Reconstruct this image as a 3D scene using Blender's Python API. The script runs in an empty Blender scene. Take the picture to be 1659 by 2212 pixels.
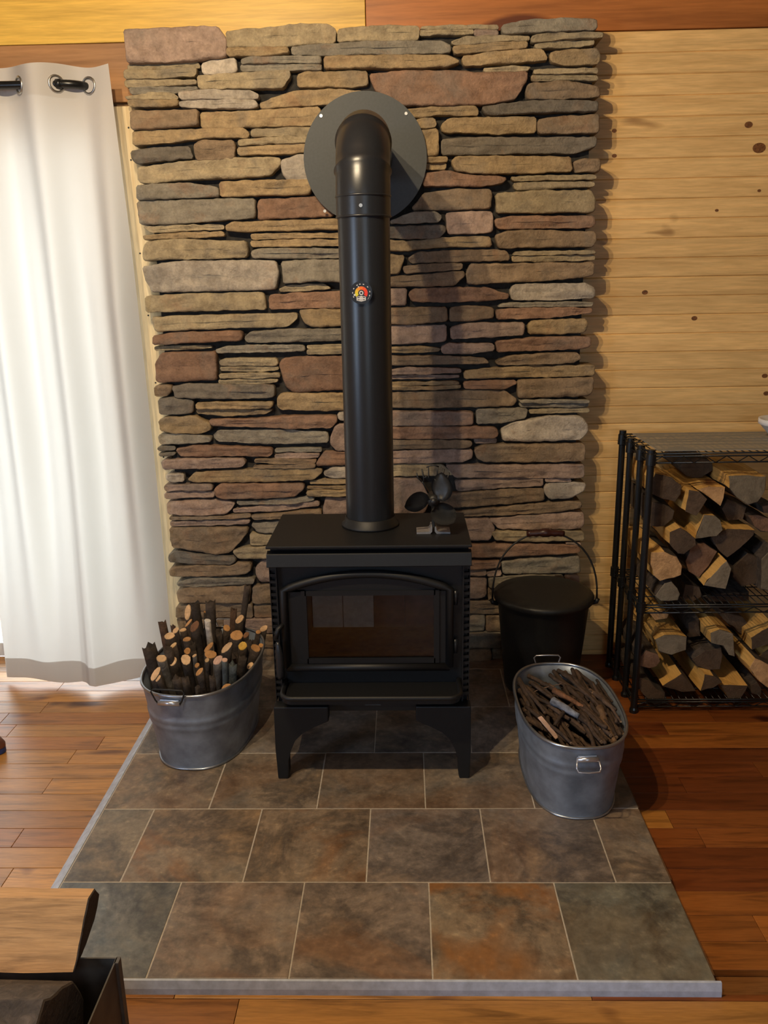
import bpy, bmesh, math, random
from mathutils import Vector, Matrix, noise, geometry


CAMROT = [(0.9996008, 0.0223987, -0.0172174), (0.0106387, 0.2661348, 0.9638771), (-0.0261718, 0.9636756, -0.2657903)]
random.seed(7)
S = bpy.context.scene
COL = S.collection
PI = math.pi

# ------------------------------------------------------------------ camera
cam_d = bpy.data.cameras.new('camera')
cam = bpy.data.objects.new('camera', cam_d)
COL.objects.link(cam)
cam_d.sensor_fit = 'VERTICAL'
cam_d.sensor_height = 36.0
cam_d.lens = 36.0 * 1793.08 / 2212.0
cam_d.clip_start = 0.05
CR, CU, CF = CAMROT
cam.matrix_world = Matrix(((CR[0], CU[0], -CF[0], 0.0), (CR[1], CU[1], -CF[1], 0.0), (CR[2], CU[2], -CF[2], 1.565), (0, 0, 0, 1)))
S.camera = cam

# ------------------------------------------------------------------ world, light, exposure
W = bpy.data.worlds.new('overcast_sky')
S.world = W
W.use_nodes = True
bg = W.node_tree.nodes['Background']
bg.inputs['Color'].default_value = (0.80, 0.90, 1.0, 1)
bg.inputs['Strength'].default_value = 2.0


def point(name, loc, watts, col, rad):
    d = bpy.data.lights.new(name, 'POINT')
    d.energy = watts; d.color = col; d.shadow_soft_size = rad
    o = bpy.data.objects.new(name, d); COL.objects.link(o); o.location = loc
    return o


def area(name, loc, target, sx, sy, watts, col):
    d = bpy.data.lights.new(name, 'AREA')
    d.shape = 'RECTANGLE'; d.size = sx; d.size_y = sy; d.energy = watts; d.color = col
    o = bpy.data.objects.new(name, d); COL.objects.link(o); o.location = loc
    o.rotation_euler = (Vector(target) - Vector(loc)).to_track_quat('-Z', 'Y').to_euler()
    return o


WARM = (1.0, 0.79, 0.51)
for p in ((-0.56, 1.25, 2.76), (-0.84, 1.25, 2.76)):
    point('lamp_bulb', p, 76.0, WARM, 0.018)
area('door_daylight', (-2.0, 3.95, 1.1), (-2.0, 0, 1.1), 1.9, 2.2, 112.0, (0.92, 0.96, 1.0))
area('window_daylight', (-2.955, -0.4, 1.5), (0.2, 0.9, 0.9), 1.0, 1.1, 46.0, (0.55, 0.72, 1.0))
area('rear_window_daylight', (0.6, -3.005, 1.7), (0.5, 2.0, 0.9), 1.5, 1.1, 15.0, (0.58, 0.76, 1.0))

S.view_settings.view_transform = 'Standard'
S.view_settings.look = 'None'
S.view_settings.exposure = 0.0
S.view_settings.gamma = 1.0
S.view_settings.use_curve_mapping = False
S.cycles.max_bounces = 8
S.cycles.diffuse_bounces = 2
S.cycles.transparent_max_bounces = 8
S.cycles.sample_clamp_indirect = 6.0


# ------------------------------------------------------------------ helpers
def srgb(*c):
    f = lambda v: v / 12.92 if v <= 0.04045 else ((v + 0.055) / 1.055) ** 2.4
    return tuple(f(v / 255.0) for v in c) + (1.0,)


class NT:
    def __init__(self, name):
        self.m = bpy.data.materials.new(name)
        self.m.use_nodes = True
        self.t = self.m.node_tree
        self.b = self.t.nodes['Principled BSDF']
        self.out = self.t.nodes['Material Output']

    def n(self, kind, **kw):
        x = self.t.nodes.new(kind)
        for k, v in kw.items():
            setattr(x, k, v)
        return x

    def l(self, a, b):
        self.t.links.new(a, b)

    def coords(self, scale, rand=40.0):
        tc = self.n('ShaderNodeTexCoord')
        oi = self.n('ShaderNodeObjectInfo')
        mul = self.n('ShaderNodeMath', operation='MULTIPLY'); mul.inputs[1].default_value = rand
        self.l(oi.outputs['Random'], mul.inputs[0])
        add = self.n('ShaderNodeVectorMath', operation='ADD')
        self.l(tc.outputs['Object'], add.inputs[0]); self.l(mul.outputs[0], add.inputs[1])
        mp = self.n('ShaderNodeMapping')
        mp.inputs['Scale'].default_value = scale
        self.l(add.outputs[0], mp.inputs['Vector'])
        return mp.outputs[0], oi

    def noise(self, vec, scale, detail=4.0, rough=0.55, dist=0.0):
        x = self.n('ShaderNodeTexNoise')
        x.inputs['Scale'].default_value = scale; x.inputs['Detail'].default_value = detail
        x.inputs['Roughness'].default_value = rough; x.inputs['Distortion'].default_value = dist
        self.l(vec, x.inputs['Vector'])
        return x.outputs['Fac']

    def ramp(self, fac, stops):
        r = self.n('ShaderNodeValToRGB')
        e = r.color_ramp.elements
        while len(e) < len(stops):
            e.new(0.5)
        for el, (p, c) in zip(e, stops):
            el.position = p; el.color = c if len(c) == 4 else tuple(c) + (1.0,)
        self.l(fac, r.inputs['Fac'])
        return r.outputs['Color']

    def mix(self, fac, a, b, mode='MIX'):
        x = self.n('ShaderNodeMix', data_type='RGBA', blend_type=mode)
        if hasattr(fac, 'links') or hasattr(fac, 'is_linked'):
            self.l(fac, x.inputs[0])
        else:
            x.inputs[0].default_value = fac
        for v, i in ((a, 6), (b, 7)):
            if hasattr(v, 'is_linked'):
                self.l(v, x.inputs[i])
            else:
                x.inputs[i].default_value = v if len(v) == 4 else tuple(v) + (1.0,)
        return x.outputs[2]

    def bump(self, h, strength, dist=0.01):
        x = self.n('ShaderNodeBump')
        x.inputs['Strength'].default_value = strength; x.inputs['Distance'].default_value = dist
        self.l(h, x.inputs['Height'])
        self.l(x.outputs['Normal'], self.b.inputs['Normal'])

    def set(self, **kw):
        for k, v in kw.items():
            k = k.replace('_', ' ')
            s = self.b.inputs[k]
            if hasattr(v, 'is_linked'):
                self.l(v, s)
            else:
                s.default_value = v
        return self.m


def plain(name, col, rough=0.5, metal=0.0, nscale=30.0, var=0.25, bump=0.0):
    t = NT(name)
    v, oi = t.coords((1, 1, 1))
    f = t.noise(v, nscale, 5)
    k = lambda s: tuple(min(1, c * s) for c in col[:3]) + (1.0,)
    c = t.ramp(f, [(0.3, k(1 - var)), (0.7, k(1 + var))])
    if bump:
        t.bump(f, bump, 0.004)
    return t.set(Base_Color=c, Roughness=rough, Metallic=metal)


def wood(name, stretch, grain=1.0, rough=0.45, knots=0.5, bump=0.08, contrast=1.0):
    """grain runs along the axis whose STRETCH is small; tint from obj.color"""
    t = NT(name)
    v, oi = t.coords(stretch)
    g = t.noise(v, 9.0 * grain, 6, 0.6, 0.6)
    fine = t.noise(v, 46.0 * grain, 3, 0.6)
    lo = 1.0 - 0.45 * contrast
    c = t.ramp(g, [(0.28, (lo, lo * 0.94, lo * 0.86)), (0.5, (0.95, 0.95, 0.95)), (0.72, (1.14, 1.12, 1.08))])
    c = t.mix(1.0, c, t.ramp(fine, [(0.35, (0.86, 0.84, 0.80)), (0.65, (1.05, 1.05, 1.05))]), 'MULTIPLY')
    v2, _ = t.coords(tuple(0.35 + 0.65 * s for s in (s / max(stretch) for s in stretch)), 23.0)
    k = t.noise(v2, 7.0, 2, 0.5, 0.4)
    c = t.mix(1.0, c, t.ramp(k, [(0.22 + 0.06 * knots, (0.30, 0.20, 0.13)), (0.30 + 0.06 * knots, (1, 1, 1))]), 'MULTIPLY')
    c = t.mix(1.0, c, oi.outputs['Color'], 'MULTIPLY')
    t.bump(fine, bump, 0.003)
    return t.set(Base_Color=c, Roughness=rough)


def obj(name, me, m=None, parent=None, loc=(0, 0, 0), color=None, smooth=False):
    if isinstance(me, bmesh.types.BMesh):
        b = me
        bmesh.ops.recalc_face_normals(b, faces=b.faces[:])
        me = bpy.data.meshes.new(name); b.to_mesh(me); b.free()
    o = bpy.data.objects.new(name, me)
    COL.objects.link(o)
    for mm in (m if isinstance(m, (list, tuple)) else [m]):
        if mm is not None and len(me.materials) < (len(m) if isinstance(m, (list, tuple)) else 1):
            me.materials.append(mm)
    o.location = loc
    if parent is not None:
        o.parent = parent
    if color is not None:
        o.color = tuple(color)[:3] + (1.0,)
    if smooth:
        for p in me.polygons:
            p.use_smooth = True
    return o


def tag(o, label=None, cat=None, group=None, kind=None):
    if label: o['label'] = label
    if cat: o['category'] = cat
    if group: o['group'] = group
    if kind: o['kind'] = kind
    return o


def thing(name, label, cat, loc=(0, 0, 0), rotz=0.0, group=None):
    o = bpy.data.objects.new(name, None)
    o.empty_display_size = 0.1
    COL.objects.link(o)
    o.location = loc; o.rotation_euler = (0, 0, rotz)
    return tag(o, label, cat, group)


def struct(name, loc=(0, 0, 0)):
    o = bpy.data.objects.new(name, None)
    COL.objects.link(o); o.location = loc
    o['kind'] = 'structure'
    return o


def box(b, x0, x1, y0, y1, z0, z1, bevel=0.0):
    vs = [b.verts.new((x, y, z)) for x in (x0, x1) for y in (y0, y1) for z in (z0, z1)]
    q = [(0, 1, 3, 2), (4, 6, 7, 5), (0, 4, 5, 1), (2, 3, 7, 6), (0, 2, 6, 4), (1, 5, 7, 3)]
    fs = [b.faces.new([vs[i] for i in f]) for f in q]
    if bevel:
        es = list({e for f in fs for e in f.edges})
        bmesh.ops.bevel(b, geom=es, offset=bevel, segments=2, affect='EDGES', profile=0.5)
    return b


def bx(*a, bevel=0.0):
    return box(bmesh.new(), *a, bevel=bevel)


def sweep(b, pts, rad, seg=10, cap=True, closed=False):
    """tube along points; rad a number or a list"""
    P = [Vector(p) for p in pts]
    n = len(P)
    R = rad if isinstance(rad, (list, tuple)) else [rad] * n
    prev = None
    rings = []
    for i in range(n):
        if closed:
            t = (P[(i + 1) % n] - P[i - 1]).normalized()
        else:
            t = (P[min(i + 1, n - 1)] - P[max(i - 1, 0)]).normalized()
        if prev is None:
            a = Vector((0, 0, 1)) if abs(t.z) < 0.9 else Vector((0, 1, 0))
            u = t.cross(a).normalized()
        else:
            u = (prev - t * prev.dot(t)).normalized()
        prev = u
        w = t.cross(u)
        rings.append([b.verts.new(P[i] + (u * math.cos(2 * PI * k / seg) + w * math.sin(2 * PI * k / seg)) * R[i]) for k in range(seg)])
    m = n if closed else n - 1
    for i in range(m):
        A, B = rings[i], rings[(i + 1) % n]
        for k in range(seg):
            b.faces.new((A[k], A[(k + 1) % seg], B[(k + 1) % seg], B[k]))
    if cap and not closed:
        b.faces.new(rings[0][::-1]); b.faces.new(rings[-1])
    return rings


def tube(pts, rad, seg=10, cap=True, closed=False):
    b = bmesh.new(); sweep(b, pts, rad, seg, cap, closed); return b


def lathe(b, prof, seg=32, c=(0, 0, 0)):
    rings = []
    for r, z in prof:
        if r < 1e-5:
            rings.append([b.verts.new((c[0], c[1], c[2] + z))])
        else:
            rings.append([b.verts.new((c[0] + r * math.cos(2 * PI * k / seg), c[1] + r * math.sin(2 * PI * k / seg), c[2] + z)) for k in range(seg)])
    for A, B in zip(rings, rings[1:]):
        for k in range(seg):
            k2 = (k + 1) % seg
            f = [A[k % len(A)], A[k2 % len(A)], B[k2 % len(B)], B[k % len(B)]]
            g = []
            for v in f:
                if v not in g: g.append(v)
            if len(g) > 2: b.faces.new(g)
    return b


def prism(b, poly, y0, y1, axis='y'):
    """polygon (u, v) extruded; axis 'y': u=x, v=z; axis 'z': u=x, v=y; axis 'x': u=y, v=z"""
    def P(u, v, w):
        return {'y': (u, w, v), 'z': (u, v, w), 'x': (w, u, v)}[axis]
    A = [b.verts.new(P(u, v, y0)) for u, v in poly]
    B = [b.verts.new(P(u, v, y1)) for u, v in poly]
    n = len(poly)
    b.faces.new(A); b.faces.new(B[::-1])
    for i in range(n):
        b.faces.new((A[i], B[i], B[(i + 1) % n], A[(i + 1) % n]))
    return b


def rprism(poly, y0, y1, axis='y', bevel=0.0, seg=2):
    b = prism(bmesh.new(), poly, y0, y1, axis)
    if bevel:
        bmesh.ops.bevel(b, geom=b.edges[:], offset=bevel, segments=seg, affect='EDGES', profile=0.5)
    return b


def disc(b, c, nrm, r, seg=16, depth=0.0):
    n = Vector(nrm).normalized()
    a = Vector((0, 0, 1)) if abs(n.z) < 0.9 else Vector((0, 1, 0))
    u = n.cross(a).normalized(); w = n.cross(u)
    c = Vector(c)
    top = [b.verts.new(c + n * depth + (u * math.cos(2 * PI * k / seg) + w * math.sin(2 * PI * k / seg)) * r) for k in range(seg)]
    b.faces.new(top)
    if depth:
        bot = [b.verts.new(v.co - n * depth) for v in top]
        b.faces.new(bot[::-1])
        for k in range(seg):
            b.faces.new((top[k], bot[k], bot[(k + 1) % seg], top[(k + 1) % seg]))


def scale_c(c, s):
    return tuple(min(1.0, v * s) for v in c[:3])


# ------------------------------------------------------------------ measured outlines on the wall plane (x, z in mm) and object tables
STONES = """
p -962,2428 -840,2431 -698,2434 -633,2431 -606,2396 -608,2337 -706,2327 -833,2323 -957,2323
t -963,2322 -834,2319 -715,2324 -707,2308 -835,2301 -962,2304
t -972,2302 -852,2299 -716,2305 -721,2278 -854,2274 -973,2274
t -974,2270 -827,2268 -722,2265 -720,2253 -856,2250 -973,2251
g -965,2248 -857,2247 -721,2245 -719,2235 -803,2227 -959,2228
w -699,2317 -663,2326 -577,2334 -577,2290 -600,2282 -699,2285
t -607,2415 -482,2422 -351,2431 -249,2429 -222,2411 -229,2370 -300,2369 -409,2363 -602,2365
o -605,2362 -491,2363 -393,2361 -388,2340 -465,2335 -604,2338
g -382,2361 -300,2367 -224,2368 -137,2373 27,2371 144,2368 175,2352 173,2332 83,2331 -58,2331 -247,2333 -377,2337
t -217,2412 -136,2419 -34,2421 63,2416 63,2374 -68,2375 -191,2377 -218,2375
g -558,2327 -520,2335 -280,2331 -278,2309 -357,2314 -466,2312 -556,2313
g -562,2311 -466,2310 -280,2307 -277,2288 -467,2291 -561,2292
o -268,2327 -220,2330 -86,2328 54,2326 169,2322 207,2300 167,2288 -2,2287 -155,2290 -267,2290
t -716,2278 -633,2279 -495,2286 -391,2287 -389,2268 -415,2234 -553,2235 -714,2236
o -364,2273 -331,2284 -117,2282 -116,2237 -195,2234 -366,2237
w -789,2227 -692,2233 -526,2226 -502,2213 -505,2202 -649,2203 -783,2205
w -789,2197 -694,2201 -517,2199 -504,2176 -529,2170 -785,2179
t -978,2216 -886,2229 -809,2225 -790,2212 -794,2205 -971,2210
o -972,2206 -861,2205 -788,2203 -793,2184 -863,2182 -968,2185
o -501,2186 -388,2223 -250,2228 -119,2215 -101,2213 -94,2195 -142,2172 -307,2178 -474,2170 -499,2171
b -961,2170 -864,2169 -722,2168 -722,2119 -813,2114 -965,2110
o -715,2160 -585,2162 -419,2166 -291,2170 -280,2135 -310,2113 -477,2112 -701,2109 -717,2114
o -965,2106 -757,2107 -561,2108 -545,2090 -552,2077 -703,2078 -817,2067 -967,2058
t -538,2100 -422,2105 -316,2106 -334,2079 -479,2078 -538,2080
t -586,2066 -479,2073 -317,2076 -329,2055 -480,2053 -585,2047
o -590,2042 -481,2048 -332,2051 -335,2023 -482,2019 -589,2019
d -977,2039 -874,2050 -762,2049 -753,2011 -850,2006 -959,1997 -974,2011
b -746,2053 -704,2068 -603,2064 -596,2045 -604,2006 -740,2003
t -957,1982 -823,1997 -652,2009 -494,2009 -435,2005 -442,1979 -475,1948 -600,1940 -770,1941 -937,1928 -959,1937
w -435,1997 -370,2014 -320,2013 -317,1929 -414,1926 -434,1953
g -963,1921 -886,1925 -772,1926 -667,1910 -666,1879 -807,1876 -968,1874
o -659,1926 -544,1931 -323,1929 -334,1879 -476,1880 -662,1879
t 72,2415 166,2418 335,2415 338,2403 66,2408
t 65,2405 251,2403 253,2389 166,2388 66,2391
p 255,2402 337,2399 338,2383 278,2383 255,2388
g 349,2413 443,2427 581,2428 670,2423 673,2396 662,2390 499,2388 353,2386
t 172,2365 222,2380 333,2381 443,2376 442,2365 334,2363 194,2356
o 178,2350 278,2361 439,2360 437,2340 334,2337 189,2327
t 449,2374 500,2381 696,2380 694,2365 556,2364 451,2357
t 462,2352 528,2359 669,2358 667,2346 557,2340 468,2338
o 213,2318 306,2328 446,2337 490,2334 509,2302 391,2295 217,2290
o 514,2322 585,2332 679,2332 689,2308 684,2288 587,2283 517,2297
r -110,2270 -2,2277 189,2274 288,2265 392,2264 439,2265 437,2237 399,2179 281,2163 53,2166 -21,2165 -94,2218
t 288,2280 391,2284 453,2282 442,2269 290,2269
t 464,2271 559,2274 682,2269 683,2257 465,2261
t 456,2255 560,2255 686,2250 687,2235 589,2238 458,2240
b 435,2207 443,2226 561,2234 617,2227 691,2211 695,2179 563,2178 442,2178
o -21,2152 110,2160 258,2160 272,2148 270,2130 139,2135 30,2127
d 281,2156 337,2161 450,2171 592,2170 688,2164 689,2132 565,2136 395,2131 298,2129
o 24,2111 76,2125 116,2125 124,2104 116,2095 53,2092
o 59,2084 127,2089 133,2024 127,2000 81,2001
o 140,2104 167,2125 338,2124 475,2122 477,2071 339,2070 145,2080
b 482,2112 565,2122 695,2124 697,2066 567,2067 486,2068
d 140,2056 282,2060 454,2054 691,2051 690,2023 627,2002 398,2004 168,2003 142,2006
o 75,1996 162,1996 162,1981 75,1981
o 75,1978 159,1977 156,1957 75,1957
o 174,1980 197,1995 341,1994 599,1987 607,1939 457,1936 284,1937 191,1948
b 611,1974 657,1980 706,1979 708,1936 614,1939
r 69,1942 168,1950 226,1935 342,1927 377,1919 360,1904 284,1895 75,1901
t 391,1925 515,1927 697,1925 698,1911 400,1912
t 400,1905 516,1907 692,1901 693,1889 517,1883 407,1883
b 37,1829 77,1876 189,1889 319,1884 325,1866 320,1821 190,1818 42,1821
t 339,1869 470,1877 677,1874 698,1843 695,1801 529,1801 343,1804
r 337,1783 388,1791 693,1786 702,1763 689,1747 531,1748 349,1749 338,1765
b 338,1727 389,1740 503,1742 588,1735 701,1732 709,1709 692,1680 533,1682 351,1683
g -43,1785 37,1811 122,1813 145,1795 133,1776 19,1773 -43,1773
d -110,1759 19,1764 150,1764 156,1746 133,1721 19,1720 -111,1727
p 156,1806 218,1811 328,1809 330,1738 247,1734 167,1734
o -146,1718 47,1712 190,1723 321,1723 325,1687 190,1689 76,1685 13,1678 -146,1686
o -147,1670 6,1662 -15,1597 -148,1597
b 18,1651 47,1671 191,1677 379,1673 391,1652 389,1638 248,1637 30,1635
b -2,1622 76,1629 220,1630 214,1609 104,1604 6,1598
t 411,1668 704,1666 708,1655 403,1656
t 400,1652 708,1651 709,1633 535,1633 402,1635
b 233,1597 248,1626 392,1626 592,1625 700,1624 703,1580 595,1568 422,1560 238,1555
b -149,1581 -11,1589 75,1593 191,1602 226,1601 226,1586 191,1553 75,1552 -150,1552
p -150,1541 14,1544 11,1483 -151,1483
r 20,1528 40,1542 191,1546 307,1542 394,1516 389,1502 308,1495 133,1492 28,1498
w 397,1527 411,1551 538,1552 676,1550 708,1533 710,1500 540,1493 404,1497
g 349,1472 366,1485 598,1487 708,1483 703,1469 541,1470
r 346,1460 425,1466 599,1465 703,1460 701,1446 542,1429 350,1427
b -151,1473 75,1475 162,1473 163,1423 16,1414 -153,1417
b 174,1473 250,1478 337,1468 338,1432 250,1423 171,1424
p -153,1410 160,1408 160,1348 15,1342 -155,1344
p 176,1400 251,1415 452,1413 451,1367 310,1363 179,1357
o 468,1407 484,1421 682,1423 692,1398 678,1373 544,1368 471,1372
r 348,1346 428,1352 545,1359 700,1357 704,1323 664,1312 429,1309 352,1306
o -155,1327 74,1331 139,1321 133,1311 45,1308 -155,1311
p 142,1326 169,1341 340,1336 340,1312 252,1303 145,1303
b -156,1294 74,1296 216,1291 311,1281 323,1264 133,1264 -156,1261
b 350,1270 400,1291 605,1300 658,1296 671,1277 636,1261 489,1257 353,1259
g -969,1868 -808,1870 -642,1871 -538,1868 -541,1803 -703,1795 -870,1788 -965,1789
r -530,1848 -521,1867 -422,1868 -312,1873 -248,1817 -260,1804 -425,1802 -531,1797
t -960,1781 -815,1784 -659,1781 -657,1768 -761,1765 -928,1760
o -960,1748 -817,1758 -666,1758 -656,1743 -762,1740 -959,1736
o -650,1777 -620,1791 -481,1791 -260,1794 -183,1790 -184,1758 -427,1758 -605,1756 -649,1762
o -561,1747 -428,1747 -173,1743 -174,1728 -373,1730 -557,1729
o -560,1722 -373,1725 -174,1719 -174,1702 -430,1701 -558,1704
g -562,1686 -542,1695 -375,1694 -175,1687 -176,1658 -432,1659 -555,1663
t -965,1672 -951,1725 -836,1735 -708,1727 -580,1722 -570,1692 -580,1668 -712,1663 -881,1665 -960,1660
w -971,1640 -825,1657 -600,1656 -472,1651 -463,1609 -477,1550 -551,1549 -777,1548 -942,1548 -966,1597
g -450,1647 -377,1652 -176,1650 -178,1567 -324,1577 -445,1570
t -466,1550 -437,1563 -296,1566 -269,1548 -382,1542 -463,1542
t -975,1531 -835,1538 -526,1540 -517,1502 -521,1477 -726,1477 -898,1475 -975,1476
r -504,1529 -382,1536 -168,1537 -169,1477 -384,1479 -506,1478
t -954,1454 -842,1458 -613,1461 -402,1461 -400,1445 -439,1412 -616,1411 -788,1408 -944,1403
o -393,1472 -328,1473 -169,1472 -171,1411 -347,1411 -375,1428
r -954,1387 -847,1398 -617,1400 -609,1381 -619,1365 -792,1360 -954,1354
g -607,1376 -577,1396 -445,1403 -165,1402 -166,1360 -390,1357 -596,1357
t -955,1344 -851,1348 -741,1346 -736,1338 -852,1333 -954,1332
g -719,1330 -678,1342 -563,1346 -379,1343 -377,1321 -506,1319 -714,1319
t -370,1341 -167,1344 -167,1327 -368,1330
t -368,1325 -167,1324 -168,1308 -369,1309
r -952,1285 -929,1319 -853,1323 -721,1323 -720,1278 -724,1218 -862,1212 -949,1211 -959,1223
t -711,1290 -681,1297 -490,1295 -481,1274 -492,1266 -709,1270
t -709,1265 -484,1263 -482,1251 -536,1246 -708,1248
t -711,1238 -644,1241 -483,1237 -481,1224 -591,1221 -712,1222
t -718,1213 -618,1217 -486,1214 -490,1203 -592,1199 -716,1201
r -480,1272 -462,1294 -363,1299 -162,1302 -163,1171 -351,1167 -427,1161 -458,1184
b -967,1196 -944,1200 -898,1199 -900,1177 -921,1158 -967,1156
d -896,1192 -835,1204 -700,1199 -501,1194 -503,1148 -650,1144 -813,1149 -887,1152
d -955,1144 -894,1150 -821,1139 -823,1092 -872,1086 -957,1086
o -806,1128 -705,1132 -507,1129 -516,1106 -652,1104 -810,1107
o -811,1101 -680,1100 -511,1098 -545,1080 -709,1076 -809,1089
o -493,1145 -476,1159 -163,1156 -165,1091 -338,1091 -479,1098 -495,1109
o -962,1063 -928,1075 -818,1077 -755,1047 -759,1025 -807,1009 -906,1010 -960,1022
r -763,1063 -600,1064 -464,1072 -263,1072 -261,1051 -286,1027 -439,1024 -602,1034 -754,1041
g -753,997 -729,1018 -548,1021 -303,1009 -302,965 -442,961 -606,966 -738,976
g -970,1004 -879,1006 -761,996 -763,975 -882,969 -965,970
p -294,963 -287,991 -269,1035 -234,1040 -166,1039 -169,931 -267,931
w -260,1083 -165,1084 -166,1047 -258,1056
d -980,953 -955,960 -908,956 -909,945 -970,940
d -974,930 -912,935 -907,930 -914,921 -969,919
r -903,949 -827,961 -662,953 -525,946 -522,927 -538,915 -664,919 -831,916 -891,922
g -511,940 -442,946 -330,942 -330,929 -512,930
p -515,918 -444,923 -336,921 -342,907 -513,903
p -965,902 -831,911 -638,905 -630,892 -645,876 -779,871 -957,868
b -594,903 -445,901 -351,897 -357,886 -501,883 -594,892
b -601,875 -501,879 -354,882 -355,865 -601,867
r -352,882 -317,929 -251,924 -163,926 -164,877 -349,872
w -951,845 -881,849 -884,816 -934,815 -950,825
o -869,824 -836,851 -668,861 -391,860 -331,859 -332,846 -365,818 -560,812 -839,813
w -323,846 -291,864 -165,864 -166,823 -293,823 -320,835
p -963,799 -840,805 -770,804 -769,780 -962,780
p -966,770 -842,773 -764,772 -765,750 -965,746
r -760,789 -728,805 -560,803 -405,801 -403,782 -440,752 -564,745 -732,744 -759,757
o -382,807 -338,815 -166,815 -166,797 -380,799
o -391,786 -166,789 -167,776 -389,782
o -395,770 -339,774 -167,772 -167,751 -390,751
p -961,728 -845,737 -732,736 -683,725 -701,702 -725,679 -850,674 -959,681
g -677,730 -564,734 -368,746 -363,734 -453,720 -666,717
p -696,696 -594,708 -349,726 -347,709 -511,689 -691,685
p -334,680 -318,740 -162,740 -164,655 -332,657
b -955,668 -794,667 -629,679 -624,667 -738,660 -953,659
p -957,646 -795,652 -628,653 -637,637 -796,631 -953,630
b -624,672 -511,681 -342,694 -340,669 -484,659 -614,657
b -959,622 -797,623 -638,621 -646,596 -719,515 -782,509 -861,525 -955,541
g -623,637 -513,646 -445,647 -448,594 -600,602
t -631,598 -538,587 -448,582 -449,552 -632,548
t -707,525 -632,541 -461,541 -464,493 -681,492
d -972,504 -942,523 -834,510 -698,497 -696,481 -717,467 -837,468 -923,475 -971,481
b -971,450 -866,463 -706,461 -690,476 -633,472 -635,447 -656,427 -754,419 -968,421
p -614,452 -590,478 -487,475 -492,385 -601,392 -616,422
g -947,389 -870,411 -697,410 -623,403 -630,386 -757,379 -873,371 -942,378
b -950,352 -903,369 -654,373 -643,355 -652,301 -792,302 -943,304
b -634,368 -579,375 -492,374 -496,296 -638,297
b -959,284 -821,297 -641,293 -642,232 -963,234
b -633,286 -496,288 -499,231 -636,232
p -55,1243 3,1254 215,1245 218,1232 101,1228 -55,1228
p -55,1220 101,1222 210,1219 210,1212 101,1208 -55,1210
o 228,1234 330,1246 501,1252 726,1250 728,1212 560,1209 388,1210 231,1206
o -149,1196 101,1197 210,1197 210,1186 -27,1184 -149,1185
o -149,1181 -24,1181 101,1178 216,1182 216,1172 100,1167 -150,1171
r 226,1194 331,1199 423,1197 429,1186 389,1166 229,1168
b 432,1197 560,1201 722,1204 722,1153 706,1134 562,1132 437,1130
g 442,1121 563,1121 707,1117 707,1110 448,1112
g 442,1107 563,1108 710,1106 708,1092 564,1092 448,1095
b -150,1153 72,1158 274,1161 389,1156 433,1122 419,1099 216,1097 42,1096 -151,1106
t 482,1081 535,1085 714,1085 712,1070 565,1069 485,1067
p -152,1087 263,1080 264,1031 100,1029 -153,1032
g 279,1087 390,1091 475,1087 467,1052 380,1034 279,1032
w 373,1006 421,1034 565,1058 681,1056 705,1025 710,996 685,965 510,959 383,964
r -153,1025 100,1025 275,1021 356,1017 362,988 346,976 159,977 -154,982
b -154,973 100,972 258,968 265,951 247,939 100,939 -155,935
p 271,971 358,969 357,955 274,954
b 272,930 306,949 452,950 697,948 705,918 700,881 513,879 314,880 281,894
p -155,925 100,931 188,933 264,929 264,900 230,884 70,880 -156,884
t -157,874 70,874 147,870 195,829 88,828 -158,829
p 159,870 336,868 572,865 701,866 703,817 674,812 396,818 198,820
p -158,822 58,816 100,743 75,678 -21,645 -162,647
p 196,804 337,812 541,812 544,780 397,777 202,765
p 550,811 651,809 654,797 552,796
w 550,775 563,787 645,794 714,790 706,761 654,732 571,727 552,751
b 112,756 195,755 397,767 548,768 553,721 399,707 111,691
b 111,679 220,679 399,695 577,712 699,714 697,690 579,671 400,664 111,657
p 335,647 400,652 579,665 710,670 712,625 701,604 521,603 371,607
p 148,649 244,647 333,649 359,606 335,560 148,556
t 345,588 353,597 522,594 711,593 713,557 523,555 360,560
r 160,541 263,539 463,544 638,537 699,529 703,504 585,497 403,489 160,485
p 644,546 704,545 705,532 644,541
r 160,473 343,471 381,471 379,445 282,436 160,437
g 387,463 465,477 701,487 707,416 466,415 394,415
p 160,427 325,432 326,411 289,408 160,410
p 330,423 383,435 387,411 332,406
p 148,399 289,397 326,394 327,320 290,307 148,308
g 335,398 466,407 637,405 639,356 468,351 336,359
p 645,404 701,403 704,356 652,356
b 336,351 468,345 704,348 706,297 337,300
b 148,300 408,292 469,292 471,239 148,241
p 476,291 707,290 709,230 477,232
g 148,235 322,233 323,166 148,161
b 328,230 533,225 710,224 712,163 329,166
g 148,155 411,159 412,91 148,89
p 417,159 713,156 716,89 418,91
b 148,82 350,81 350,33 148,34
g 356,84 716,82 718,30 357,33
b -964,228 -768,228 -772,164 -954,165
p -762,226 -499,224 -502,162 -766,164
g -955,159 -714,157 -718,93 -948,95
b -708,157 -503,155 -506,92 -712,93
p -946,89 -754,87 -758,29 -948,31
b -748,87 -506,86 -509,28 -752,29
"""
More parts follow.
